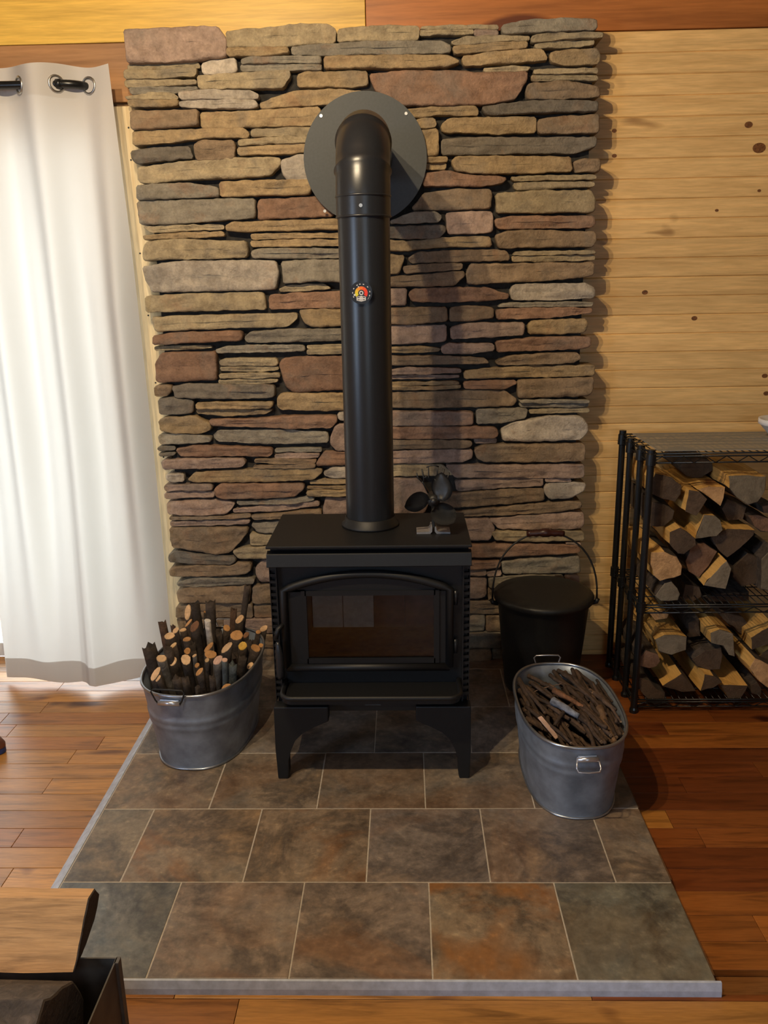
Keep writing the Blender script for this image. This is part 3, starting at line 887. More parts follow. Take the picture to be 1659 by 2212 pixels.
# floor boards
fl = struct('floor')
obj('subfloor', bx(XL - .1, XR + .1, YF - .1, WALL_Y + .5, -.09, -.021), M_floor, fl, color=srgb(140, 92, 48))
rr = random.Random(11)
BW = 0.0875
y = 0.82
HX0, HX1, HY0 = -0.965, 0.69, 1.54
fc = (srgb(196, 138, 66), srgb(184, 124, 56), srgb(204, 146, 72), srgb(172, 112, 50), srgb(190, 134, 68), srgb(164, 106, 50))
fr = (srgb(158, 94, 40), srgb(142, 78, 32), srgb(166, 100, 42), srgb(124, 64, 27), srgb(150, 86, 38), srgb(132, 72, 30))  # boards right of the hearth: the dimmer light there put into their colour
while y < WALL_Y - .02:
    y1 = min(y + BW, WALL_Y + .02)
    x = -2.3 - rr.uniform(0, .9)
    while x < 1.95:
        ln = rr.uniform(.55, 1.5)
        x1 = min(x + ln, 2.3)
        cuts = [(x, x1)]
        if y1 > HY0 + .001:
            yy = y
            if y < HY0:
                pass
            else:
                cuts = [(a, c) for a, c in ((x, min(x1, HX0 - .002)), (max(x, HX1 + .004), x1)) if c - a > .02]
        ci, cs_ = rr.randrange(6), rr.uniform(.80, 1.10)
        for a, c in cuts:
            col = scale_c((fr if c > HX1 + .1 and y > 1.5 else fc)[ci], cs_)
            yb = y1
            if y < HY0 < y1 and a < HX1 and c > HX0:
                yb = HY0 - .002
            if yb - y > .01 and c > -2.2:
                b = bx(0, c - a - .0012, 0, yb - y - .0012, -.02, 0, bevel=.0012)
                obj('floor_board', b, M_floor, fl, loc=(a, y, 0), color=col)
        x = x1
    y = y1

# ------------------------------------------------------------------ hearth
HZ = 0.035
he = thing('hearth', 'low slate-tiled hearth pad under the stove with pale grout and grey edge', 'hearth', ((HX0 + HX1) / 2, 2.4, 0))
part('base_slab', bx(-.93, HX1 - .004, HY0 + .001, 3.25, 0.0, HZ - .0008), M_grout, he)
rr = random.Random(5)
TP = 0.329
rows = [1.5415, 1.858, 2.178, 2.487, 2.80, 3.115, 3.24]
tints = {(0, 0): (.72, .84, .92), (0, 1): (1.06, .98, .92), (0, 2): (1.04, .98, .94), (0, 3): (1.18, 1.0, .80), (0, 4): (.74, .86, .82),
         (1, 0): (1.02, .97, .82), (1, 1): (1.10, .98, .80), (1, 2): (1.0, .90, .76), (1, 3): (.96, .96, 1.0), (1, 4): (.98, .95, .92), (1, 5): (1.0, .96, .86),
         (2, 0): (1.12, 1.06, .90), (2, 1): (.92, .88, .80), (2, 2): (.9, .86, .78), (2, 3): (.9, .86, .78), (2, 4): (1.0, .92, .80)}
for ri in range(6):
    y0, y1 = rows[ri], rows[ri + 1]
    off = 0.05 if ri % 2 == 0 else 0.2135
    xs = [-.929] + [v for v in (off + TP * j for j in range(-4, 3)) if -.90 < v < .67] + [HX1]
    for j in range(len(xs) - 1):
        x0, x1 = xs[j] + .0016, xs[j + 1] - .0016
        if x1 - x0 < .03: continue
        ya, yb = y0 + (.0016 if ri else 0), y1 - .0016
        cx, cy = (x0 + x1) / 2, (ya + yb) / 2
        b = bx(x0 - cx, x1 - cx, ya - cy, yb - cy, -.008, 0, bevel=.0015)
        tn = tints.get((ri, j), (rr.uniform(.88, 1.05),) * 3)
        o = obj('tile', b, M_tile, he, color=scale_c(tn, .90))
        o.color[3] = {(0, 3): .95, (1, 1): .95, (0, 2): .5, (1, 2): .6}.get((ri, j), .3)
        o.location = (cx - he.location.x, cy - he.location.y, HZ + rr.uniform(-.0006, .0006))
b = prism(bmesh.new(), [(HX0, 0), (-.9312, 0), (-.9312, HZ - .0005), (-.938, HZ - .001), (HX0, HZ - .022)], HY0, 3.245, 'y')
part('edge_strip', b, M_edge, he)
b = prism(bmesh.new(), [(HY0 - .011, 0), (HY0 + .0005, 0), (HY0 + .0005, HZ - .0005), (HY0 - .005, HZ - .001), (HY0 - .010, HZ - .020)], HX0, HX1 + .010, 'x')
part('edge_strip', b, M_edge, he)
b = bmesh.new()
for i in range(16):
    ya = 1.56 + i * .105
    box(b, HX1 - .003, HX1 + .003, ya, ya + .1035, 0, HZ - .004 - .003 * (i % 3))
part('edge_strip', b, M_greyboard, he, color=srgb(110, 78, 52))

# ------------------------------------------------------------------ ledge-stone wall behind the stove
STONE_Y = 3.20
SC = {'t': srgb(178, 160, 127), 'o': srgb(174, 149, 111), 'g': srgb(152, 143, 126), 'b': srgb(148, 126, 100), 'r': srgb(156, 122, 98),
      'p': srgb(174, 149, 132), 'w': srgb(198, 185, 167), 'd': srgb(124, 115, 102)}


def stone_mesh(P, seed):
    rg = random.Random(seed)
    n = len(P)
    area2 = sum(P[i][0] * P[(i + 1) % n][1] - P[(i + 1) % n][0] * P[i][1] for i in range(n))
    if area2 < 0: P = P[::-1]
    # round the corners a little, then cut every edge into short steps with a worn wobble
    Q = []
    for i in range(n):
        a, c, e = Vector(P[i - 1]), Vector(P[i]), Vector(P[(i + 1) % n])
        la, le = (a - c).length, (e - c).length
        r = min(.006, .25 * la, .25 * le)
        Q += [c + (a - c).normalized() * r, c + (e - c).normalized() * r]
    R = []
    m = len(Q)
    for i in range(m):
        a, c = Q[i], Q[(i + 1) % m]
        L = (c - a).length
        s = max(1, int(L / .013))
        d = (c - a).normalized() if L > 1e-6 else Vector((1, 0))
        nn = Vector((d.y, -d.x))
        for j in range(s):
            p = a + (c - a) * (j / s)
            w = noise.noise(Vector((p.x * 38, p.y * 38, seed * 3.1))) * .0034 + noise.noise(Vector((p.x * 120, p.y * 120, seed * 1.7))) * .0014
            R.append(p + nn * (w + .0022))
    x0 = min(p.x for p in R); x1 = max(p.x for p in R); z0 = min(p.y for p in R); z1 = max(p.y for p in R)
    cx, cz = (x0 + x1) / 2, (z0 + z1) / 2
    h = z1 - z0

    def mid(x):
        lo, hi = 9, -9
        k = len(R)
        for i in range(k):
            a, c = R[i], R[(i + 1) % k]
            if (a.x - x) * (c.x - x) <= 0 and abs(a.x - c.x) > 1e-9:
                v = a.y + (c.y - a.y) * (x - a.x) / (c.x - a.x)
                lo, hi = min(lo, v), max(hi, v)
        return (lo + hi) / 2 if hi > lo else cz
    inset = min(h * .42, (x1 - x0) * .42)
    front = STONE_Y + rg.uniform(-.010, .008)
    if h < .03: front += .008
    tilt = rg.uniform(-.06, .10)
    b = bmesh.new()
    rings = []
    lv = [(0, 3.308, 0), (0, front + .009, 0), (.035, front + .0025, .3), (.11, front, .8), (.28, front - .001, 1), (.48, front - .001, 1), (.70, front - .001, 1), (.92, front - .001, 1)]
    tx = [min(max(p.x, x0 + inset), x1 - inset) for p in R]
    tg = [Vector((x, mid(x))) for x in tx]
    for t, yy, na in lv:
        ring = []
        for p, g in zip(R, tg):
            q = p + (g - p) * t
            w = 0.0
            if na:
                v3 = Vector((q.x * 11, q.y * 30, seed * 2.3))
                big = noise.noise(v3) * .009
                strat = noise.noise(Vector((q.x * 8, q.y * 85, seed * 5.1))) * .0045
                facet = noise.voronoi(Vector((q.x * 16, q.y * 30, seed * 1.9)))[0]
                w = na * (big + strat + (facet[0] - .35) * .011 - max(0, .16 - (facet[1] - facet[0])) * .018
                          + noise.noise(Vector((q.x * 60, q.y * 60, seed * 1.3))) * .0028)
            yv = yy + w + (tilt * (q.y - cz) if t or yy < 3.24 else 0)
            ring.append(b.verts.new((q.x - cx, min(yv, 3.308) - STONE_Y, q.y - cz)))
        rings.append(ring)
    k = len(R)
    for A, B in zip(rings, rings[1:]):
        for i in range(k):
            b.faces.new((A[i], A[(i + 1) % k], B[(i + 1) % k], B[i]))
    b.faces.new(rings[0][::-1])
    b.faces.new(rings[-1])
    return b, (cx, STONE_Y, cz)


ws = struct('wall_stone')
obj('mortar_bed', bx(-.925, .672, 3.238, 3.33, HZ, 2.405), M_mortar, ws)
for i, ln in enumerate(l for l in STONES.strip().splitlines()):
    tk = ln.split()
    pts = [tuple(float(v) / 1000 for v in t.split(',')) for t in tk[1:]]
    b, c = stone_mesh(pts, i + 1)
    rg = random.Random(i * 13 + 5)
    o = obj('stone', b, M_stone, ws, loc=c, color=scale_c(SC[tk[0]], rg.uniform(.86, 1.12)), smooth=True)

# ------------------------------------------------------------------ curtain and rod
ROD_Y, ROD_Z = 3.13, 2.247
HEM = [(-1.70, 3.115), (-1.62, 3.085), (-1.50, 3.065), (-1.40, 3.05), (-1.33, 3.045), (-1.287, 2.985), (-1.255, 3.01), (-1.19, 3.05), (-1.10, 3.085), (-1.0, 3.125), (-.95, 3.14)]


def lerp_tab(tab, x):
    for (a, u), (c, v) in zip(tab, tab[1:]):
        if x <= c:
            f = min(1, max(0, (x - a) / (c - a)))
            return u + (v - u) * f
    return tab[-1][1]


def cloth_y(x, z):
    s = min(1, max(0, (2.31 - z) / 2.29))
    top = -.045 * math.cos(2 * PI * (x + 1.25) / .27)
    if x > -1.115: top = .045 + (top - .045) * .45
    folds = -.042 * math.cos(2 * PI * (x + 1.27) / .215 + .6 * s) - .016 * math.cos(2 * PI * x / .105 + 1.2 * s)
    bot = (lerp_tab(HEM, x - .012) + lerp_tab(HEM, x + .012)) / 2 - ROD_Y
    w0 = max(0, 1 - s / .35); w2 = max(0, (s - .55) / .45) ** 1.5
    w1 = max(0, 1 - w0 - w2)
    return ROD_Y + top * w0 + folds * w1 + bot * w2


def cloth(z0, z1, x0, x1, nz, nx, dy=0.0):
    b = bmesh.new()
    G = []
    for j in range(nz + 1):
        z = z0 + (z1 - z0) * j / nz
        row = []
        for i in range(nx + 1):
            x = x0 + (x1 - x0) * i / nx
            s = (2.31 - z) / 2.29
            xe = x + (.028 * s + .012 * min(1, s * 4)) * (x - x0) / (x1 - x0)
            zz = z
            if j == 0:
                zz += .006 * math.sin(x * 23) + (.010 if x > -1.27 else 0) * math.sin((x + 1.27) * 11) ** 2
            if j == nz:
                zz += .004 * math.sin(x * 31)
            row.append(b.verts.new((xe, cloth_y(x, z) + dy, zz)))
        G.append(row)
    for j in range(nz):
        for i in range(nx):
            b.faces.new((G[j][i], G[j][i + 1], G[j + 1][i + 1], G[j + 1][i]))
    return b


cu = thing('curtain', 'white grommet-top curtain panel hanging to the floor over the glass door', 'curtain', (-1.33, 3.13, 0.012))
part('cloth_panel', cloth(.020, 2.308, -1.66, -1.006, 60, 150), M_curtain, cu, smooth=True)
part('hem', cloth(.021, .105, -1.659, -1.007, 4, 150, .0035), M_curtain, cu, smooth=True)
part('heading', cloth(2.20, 2.306, -1.659, -1.007, 4, 150, .0035), M_curtain, cu, smooth=True)
for gx in (-1.59, -1.46, -1.322, -1.188, -1.090):
    yy = cloth_y(gx, ROD_Z)
    sl = (cloth_y(gx + .01, ROD_Z) - cloth_y(gx - .01, ROD_Z)) / .02
    u = Vector((1, sl, 0)).normalized()
    c = Vector((gx, yy - .002, ROD_Z))
    b = tube([c + u * (.026 * math.cos(2 * PI * q / 20)) + Vector((0, 0, .026 * math.sin(2 * PI * q / 20))) for q in range(20)], .0045, 6, closed=True)
    part('grommet', b, M_screw, cu, smooth=True)
rd = thing('curtain_rod', 'black metal curtain rod bending back to the wall at its end', 'curtain rod', (-1.7, ROD_Y, ROD_Z))
pts = [(-2.6, ROD_Y, ROD_Z), (-1.172, ROD_Y, ROD_Z)] + [(-1.172 + .075 * math.sin(a), ROD_Y + .075 * (1 - math.cos(a)), ROD_Z) for a in (k * PI / 16 for k in range(1, 9))] + [(-1.097, WALL_Y - .001, ROD_Z)]
part('pole', tube(pts, .0135, 14), M_rack, rd, smooth=True)
b = bmesh.new(); disc(b, (-1.097, WALL_Y - .0005, ROD_Z), (0, -1, 0), .022, 20, .008)
part('wall_plate', b, M_rack, rd)
part('end_collar', tube([(-1.19, ROD_Y, ROD_Z), (-1.172, ROD_Y, ROD_Z)], .0165, 14), M_rack, rd, smooth=True)

# ------------------------------------------------------------------ wood stove
SX = -0.112
st = thing('wood_stove', 'black cast and plate steel wood stove with arched glass door on four legs', 'stove', (SX, 2.52, HZ))


def bar(x0, x1, y0, y1, z0, z1, bev=.003):
    return bx(x0, x1, y0, y1, z0, z1, bevel=bev)


hw = .307
part('top_plate', bar(SX - hw, SX + hw, 2.345, 2.705, .806, .815, .0025), M_black, st)
# slanted visor lip below the top plate
b = rprism([(2.352, .746), (2.342, .750), (2.352, .788), (2.372, .794), (2.380, .790), (2.362, .784)], SX - hw, SX + hw, 'x', .0015)
part('visor', b, M_black, st)
b = bmesh.new()
FBX0, FBX1 = SX - .215, SX + .215        # firebox opening
box(b, SX - .300, FBX0, 2.385, 2.70, .262, .806); box(b, FBX1, SX + .300, 2.385, 2.70, .262, .806)
box(b, FBX0, FBX1, 2.385, 2.70, .262, .405); box(b, FBX0, FBX1, 2.385, 2.70, .690, .806)
box(b, FBX0, FBX1, 2.662, 2.70, .405, .690)
part('body', b, M_black, st)
# side shrouds: narrow front strips with louvre slots
for s in (-1, 1):
    b = bmesh.new()
    x0, x1 = sorted((SX + s * .305, SX + s * .284))
    xs0, xs1 = sorted((SX + s * .3035, SX + s * .288))
    box(b, min(x0, xs0), x0 + .002, 2.372, 2.69, .29, .748) if s < 0 else box(b, x1 - .002, x1, 2.372, 2.69, .29, .748)
    xi = x1 if s < 0 else x0
    box(b, xi - .002, xi + .002, 2.368, 2.386, .29, .748)
    z = .31
    while z < .735:
        box(b, x0 + .001, x1 - .001, 2.374, 2.386, z, z + .009); z += .021
    part('side_shroud', b, M_black, st)
# firebox lining
for i in range(4):
    x0 = FBX0 + .004 + i * .1057
    part('firebrick', bar(x0, x0 + .1035, 2.645, 2.661, .425, .688, .002), M_brick if i < 2 else M_brickd, st)
part('firebox_floor', bar(FBX0, FBX1, 2.388, 2.66, .405, .424, .001), M_ash, st)
# door
dr_y = 2.372
DX = -.122
AX0, AX1 = DX - .253, DX + .253


def arch_top(x, z_c, rise):
    t = (x - DX) / .253
    return z_c + rise * (1 - t * t)


b = bmesh.new()
N = 28
GX0, GX1, GZ0, GZ1 = SX - .199, SX + .199, .436, .653
xs = [AX0 + (AX1 - AX0) * i / N for i in range(N + 1)]
top = [(x, arch_top(x, .668, .050)) for x in xs]
box(b, AX0 + .004, GX0, dr_y, 2.386, .40, .668); box(b, GX1, AX1 - .004, dr_y, 2.386, .40, .668); box(b, GX0, GX1, dr_y, 2.386, .40, GZ0)
prism(b, [(AX0 + .004, .66), (AX1 - .004, .66)] + [(x, z) for x, z in top[::-1]], dr_y, 2.386)
dp = part('door', b, M_black, st)
fp = [(AX0, .412), (AX0, .668)] + top[1:-1] + [(AX1, .668), (AX1, .412)]
part('arch_moulding', tube([(x, dr_y - .004, z) for x, z in fp], .0125, 12), M_black, st, dp, smooth=True)
part('bottom_moulding', tube([(AX0, dr_y - .004, .410), (AX1, dr_y - .004, .410)], .0125, 12), M_black, st, dp, smooth=True)
b = bmesh.new()
for a in ((GX0 - .012, GX0 + .004, GZ0 - .012, GZ1 + .012), (GX1 - .004, GX1 + .012, GZ0 - .012, GZ1 + .012), (GX0, GX1, GZ0 - .012, GZ0 + .004), (GX0, GX1, GZ1 - .004, GZ1 + .012)):
    box(b, a[0], a[1], dr_y - .006, dr_y + .001, a[2], a[3])
part('glass_retainer', b, M_black, st, dp)
part('glass', bx(GX0, GX1, dr_y + .001, dr_y + .005, GZ0, GZ1), M_stoveglass, st, dp)
for z0 in (.455, .615):
    part('hinge', tube([(AX1 + .018, dr_y + .002, z0), (AX1 + .018, dr_y + .002, z0 + .045)], .007, 10), M_pipe, st, smooth=True)
# handle hanging at the left of the door
h = part('latch', tube([(AX0 - .004, dr_y - .010, .560), (AX0 - .020, dr_y - .026, .548), (AX0 - .027, dr_y - .034, .520)], .007, 8), M_black, st, smooth=True)
b = tube([(AX0 - .021, dr_y - .036, .512), (AX0 - .020, dr_y - .038, .50), (AX0 - .018, dr_y - .040, .47), (AX0 - .017, dr_y - .040, .405), (AX0 - .017, dr_y - .040, .392)], [.005, .008, .0125, .0135, .010], 14)
part('door_handle', b, M_pipe, st, h, smooth=True)
# ash lip: rounded tray
lip = []
LX, LY0, LY1, r = .272, 2.262, 2.384, .035
for a in range(0, 10):
    t = PI + a * (PI / 2) / 9
    lip.append((SX - LX + r + r * math.cos(t), LY0 + r + r * math.sin(t)))
for a in range(0, 10):
    t = 1.5 * PI + a * (PI / 2) / 9
    lip.append((SX + LX - r + r * math.cos(t), LY0 + r + r * math.sin(t)))
lip += [(SX + LX, LY1), (SX - LX, LY1)]
b = prism(bmesh.new(), lip, .338, .350, 'z')
lp = part('ash_lip', b, M_black, st)
part('lip_rim', tube([(SX - LX, LY1, .358)] + [(x, yv, .358) for x, yv in lip[:-2]] + [(SX + LX, LY1, .358)], .008, 8), M_black, st, lp, smooth=True)
part('ash_box', bar(SX - .175, SX + .175, 2.40, 2.62, .240, .300), M_iron, st)
part('air_control', bar(SX - .02, SX + .03, 2.30, 2.345, .312, .318, .002), M_pipe, st)
# legs: cast, flaring into a bracket under the body
leg_poly = [(0, HZ), (.033, HZ), (.036, HZ + .015), (.037, HZ + .07), (.043, HZ + .105), (.058, HZ + .140), (.085, HZ + .168), (.125, HZ + .190), (.170, HZ + .204), (.170, HZ + .255), (-.002, HZ + .255), (-.003, HZ + .10)]
for sx_ in (-1, 1):
    for yy in (2.335, 2.64):
        P = [(SX + sx_ * (.307 - u), z) for u, z in leg_poly]
        part('leg', rprism(P, yy, yy + .045, 'y', .004), M_black, st)

# ------------------------------------------------------------------ stove pipe
PX, PY, PR = -0.114, 2.57, .0785
FZ = 1.990
sp = thing('stove_pipe', 'black flue pipe rising from the stove with an elbow into the stone wall', 'pipe', (PX, PY, .815))
b = bmesh.new(); lathe(b, [(PR - .002, .818), (PR - .002, 1.815)], 40, (PX, PY, 0))
part('straight_section', b, M_pipe, sp, smooth=True)
b = bmesh.new(); lathe(b, [(PR + .004, .8155), (PR + .014, .8155), (PR + .014, .822), (PR + .005, .828), (PR + .003, .845), (PR - .001, .846)], 40, (PX, PY, 0))
part('collar', b, M_black, sp, smooth=True)
rc = .18
ctr = (PY + rc, FZ - rc)


def el(t):
    return (PX, ctr[0] - rc * math.cos(t), ctr[1] + rc * math.sin(t))


b = bmesh.new()
path, rad = [], []
for z in (1.755, 1.757, 1.760, 1.800, 1.804):
    path.append((PX, PY, z)); rad.append(PR + (.0012 if z < 1.757 else .0012))
ang = [0, 8, 16, 20, 22, 24, 30, 38, 46, 54, 58, 60, 62, 70, 78, 86, 90]
for a in ang:
    path.append(el(math.radians(a))); rad.append(PR + (.0062 if a in (22, 60) else .0012))
path += [(PX, 2.80, FZ), (PX, 3.0, FZ), (PX, 3.188, FZ)]; rad += [PR + .001] * 3
sweep(b, path, rad, 40, cap=False)
part('elbow', b, M_pipe, sp, smooth=True)
b = bmesh.new()
for z in (1.752, 1.808):
    lathe(b, [(PR - .001, z - .004), (PR + .0035, z - .002), (PR + .0035, z + .002), (PR - .001, z + .004)], 40, (PX, PY, 0))
part('seam_ring', b, M_pipe, sp, smooth=True)
b = bmesh.new(); disc(b, (PX - .004, PY - PR - .0005, 1.778), (0, -1, 0), .0052, 10, .003)
part('screw', b, M_screw, sp)
b = bmesh.new()
disc(b, (-.131, 3.187, FZ + .004), (0, -1, 0), .2195, 64, .006)
fl_ = part('wall_flange', b, M_flange, sp)
for dx, dz in ((-.152, .146), (.147, .147), (-.150, -.170)):
    b = bmesh.new(); disc(b, (-.131 + dx, 3.181, FZ + dz), (0, -1, 0), .0055, 10, .003)
    part('screw', b, M_screw, sp, fl_)

# stove thermometer on the pipe
TH = Vector((-.1225, PY - PR - .0005, 1.5395))
th = thing('thermometer', 'small round black stove thermometer with yellow-to-red dial on the flue pipe', 'thermometer', TH)
M_dialblack = flat_mat('dial_black', (.01, .01, .012), .3)
M_white = flat_mat('dial_white', (.62, .60, .58), .4)
b = bmesh.new(); disc(b, TH, (0, -1, 0), .0325, 40, .005)
bmesh.ops.bevel(b, geom=[e for e in b.edges if abs(e.verts[0].co.y - (TH.y - .005)) < 1e-5 and abs(e.verts[1].co.y - (TH.y - .005)) < 1e-5], offset=.002, segments=2, affect='EDGES')
part('case', b, M_dialblack, th)


def sector(b, r0, r1, a0, a1, y, n=4, c=(0, 0)):
    A = [math.radians(a0 + (a1 - a0) * k / n) for k in range(n + 1)]
    vo = [b.verts.new((TH.x + c[0] + r1 * math.cos(a), y, TH.z + c[1] + r1 * math.sin(a))) for a in A]
    vi = [b.verts.new((TH.x + c[0] + r0 * math.cos(a), y, TH.z + c[1] + r0 * math.sin(a))) for a in A]
    for k in range(n):
        b.faces.new((vo[k], vo[k + 1], vi[k + 1], vi[k]))


yd = TH.y - .0054
cols = [(215, 205, 50), (225, 190, 45), (230, 150, 40), (232, 115, 35), (230, 85, 30), (225, 60, 28), (222, 50, 26)]
dc = (.0005, -.001)
for k, c in enumerate(cols):
    b = bmesh.new()
    a0 = 215 - k * 250 / 7
    sector(b, .0092, .0185, a0 - 250 / 7, a0, yd, 5, dc)
    part('dial_band', b, flat_mat('dial_band_%d' % k, srgb(*c), .4), th)
b = bmesh.new()
sector(b, .0032, .0062, 0, 359.9, yd, 20, dc)
part('pivot', b, M_white, th)
b = bmesh.new()
for a in (205, 178, 150, 118, 98, 74, 42, 8, -18):
    sector(b, .0238, .0262, a - 4.5, a + 4.5, yd, 2, dc)
sector(b, .0250, .0258, -45, -28, yd, 4, dc)
part('scale_mark', b, M_white, th)['kind'] = 'stuff'
# badge: outlined house-shaped shield with a peak
def plate(b, pts, y):
    b.faces.new([b.verts.new((TH.x + u / 1000.0, y, TH.z + v / 1000.0)) for u, v in pts])


b = bmesh.new()
plate(b, [(-13.5, -11.5), (0, -9), (13.5, -11.5), (13.5, -22), (0, -25), (-13.5, -22)], yd)
bd = part('badge', b, M_white, th)
b = bmesh.new()
plate(b, [(-11.5, -13), (-3, -11.2), (-5, -14.2), (-11.5, -15.2)], yd - .0002)
plate(b, [(11.5, -13), (3, -11.2), (5, -14.2), (11.5, -15.2)], yd - .0002)
plate(b, [(-1.3, -14.2), (1.3, -14.2), (0, -12.6)], yd - .0002)
for u in (-9.5, -6.2, 6.0, 9.3):
    plate(b, [(u - 1.1, -18.2), (u + 1.1, -18.2), (u + 1.1, -21.2), (u - 1.1, -21.2)], yd - .0002)
plate(b, [(-3.4, -20.2), (3.4, -20.2), (3.4, -21.2), (-3.4, -21.2)], yd - .0002)
part('badge_print', b, M_dialblack, th, bd)
b = bmesh.new(); sector(b, 0, .0030, 0, 359.9, yd - .0006, 12, (-.0188, -.0062)); sector(b, 0, .0018, 0, 359.9, yd - .0006, 10, (-.0075, .0165))
part('pointer_tip', b, M_white, th)

# ------------------------------------------------------------------ stove-top fan
FX, FY = .085, 2.485
fa = thing('stove_fan', 'dark three-bladed heat-powered fan standing on the stove top', 'fan', (FX, FY, .815))
ft = bmesh.new()
prism(ft, [(-.052 + FX, .8155), (-.010 + FX, .8155), (-.004 + FX, .823), (-.004 + FX, .838), (-.008 + FX, .838), (-.010 + FX, .8275), (-.014 + FX, .8225), (-.052 + FX, .8205)], FY - .028, FY + .028)
part('foot', ft, M_alu, fa)
ft = bmesh.new()
prism(ft, [(.052 + FX, .8155), (.010 + FX, .8155), (.004 + FX, .823), (.004 + FX, .838), (.008 + FX, .838), (.010 + FX, .8275), (.014 + FX, .8225), (.052 + FX, .8205)], FY - .028, FY + .028)
part('foot', ft, M_alu, fa)
part('stem', bx(FX - .004, FX + .004, FY - .026, FY + .026, .836, .925, bevel=.001), M_iron, fa)
part('motor', tube([(FX, FY - .052, .925), (FX, FY - .045, .925), (FX, FY + .01, .925)], [.012, .019, .019], 18), M_iron, fa, smooth=True)
b = bmesh.new()
for s in (-1, 1):
    sweep(b, [(FX + s * .012, FY + .012, .93), (FX + s * .030, FY + .012, .968), (FX + s * .034, FY + .012, .972)], .0028, 6)
    sweep(b, [(FX + s * .034, FY + .012, .972), (FX + s * .046, FY + .012, .984), (FX + s * .050, FY + .012, 1.0)], .0026, 6)
    sweep(b, [(FX + s * .030, FY + .012, .968), (FX + s * .028, FY + .012, .984), (FX + s * .034, FY + .012, 1.012)], .0026, 6)
    sweep(b, [(FX + s * .028, FY + .012, .984), (FX + s * .020, FY + .012, .988), (FX + s * .013, FY + .012, .984), (FX + s * .014, FY + .012, 1.018)], .0024, 6)
part('heat_sink_fin', b, M_iron, fa, smooth=True)
part('carry_loop', tube([(FX - .020, FY + .012, 1.017), (FX - .008, FY + .012, 1.022), (FX + .006, FY + .012, 1.023), (FX + .018, FY + .012, 1.019)], .002, 6), M_iron, fa, smooth=True)


def blade(ang):
    b = bmesh.new()
    G = []
    for i in range(9):
        u = i / 8
        rr_ = .012 + .078 * u
        wd = .006 + .030 * math.sin(PI * min(1, u * 1.02)) ** .6 * (1 - .12 * u)
        row = []
        for j in range(5):
            v = (j / 4 - .5) * 2
            a = ang + .35 * u
            rx, rz = math.cos(a), math.sin(a)
            tx, tz = -rz, rx
            row.append(b.verts.new((FX + rx * rr_ + tx * v * wd, FY - .044 + v * .013 - .004 * v * v, .925 + rz * rr_ + tz * v * wd)))
        G.append(row)
    for i in range(8):
        for j in range(4):
            b.faces.new((G[i][j], G[i][j + 1], G[i + 1][j + 1], G[i + 1][j]))
    bmesh.ops.solidify(b, geom=b.faces[:], thickness=.0012)
    return b


for a in (50, 172, 296):
    part('blade', blade(math.radians(a)), M_blade, fa, smooth=True)
part('hub', tube([(FX, FY - .060, .925), (FX, FY - .040, .925)], [.008, .014], 16), M_iron, fa, smooth=True)

# ------------------------------------------------------------------ lidded ash bucket
BXC, BYC = .522, 2.985
bu = thing('ash_bucket', 'black lidded ash bucket with a wooden-gripped bail handle by the stone wall', 'bucket', (BXC, BYC, HZ))
b = bmesh.new(); lathe(b, [(0, HZ), (.138, HZ), (.140, HZ + .006), (.160, .25), (.174, .405), (.178, .41), (.172, .41)], 40, (BXC, BYC, 0))
part('body', b, M_iron, bu, smooth=True)
b = bmesh.new(); lathe(b, [(.182, .395), (.188, .398), (.189, .414), (.182, .420), (.165, .424), (.10, .434), (0, .438)], 40, (BXC, BYC, 0))
part('lid', b, M_iron, bu, smooth=True)
for s in (-1, 1):
    part('ear', tube([(BXC + s * .175, BYC - .03, .385), (BXC + s * .196, BYC - .03, .39), (BXC + s * .200, BYC - .03, .402)], .009, 8), M_iron, bu, smooth=True)
arc = [(BXC + .197 * math.cos(t), BYC - .03 + .03 * math.sin(t), .40 + .255 * math.sin(t) ** .8) for t in (PI * k / 24 for k in range(25))]
bh = part('bail', tube(arc, .0035, 8), M_iron, bu, smooth=True)
gz = arc[12][2]
b = tube([(BXC - .07 + u * .14, BYC, gz - .004 * abs(2 * u - 1)) for u in (k / 12 for k in range(13))], [.010, .013, .0105, .015, .0115, .0165, .017, .0165, .0115, .015, .0105, .013, .010], 14)
part('grip', b, M_grip, bu, bh, smooth=True)


M_bright = plain('bright_wire', (0.68, 0.68, 0.72), 0.3, 0.85, 40, 0.08)
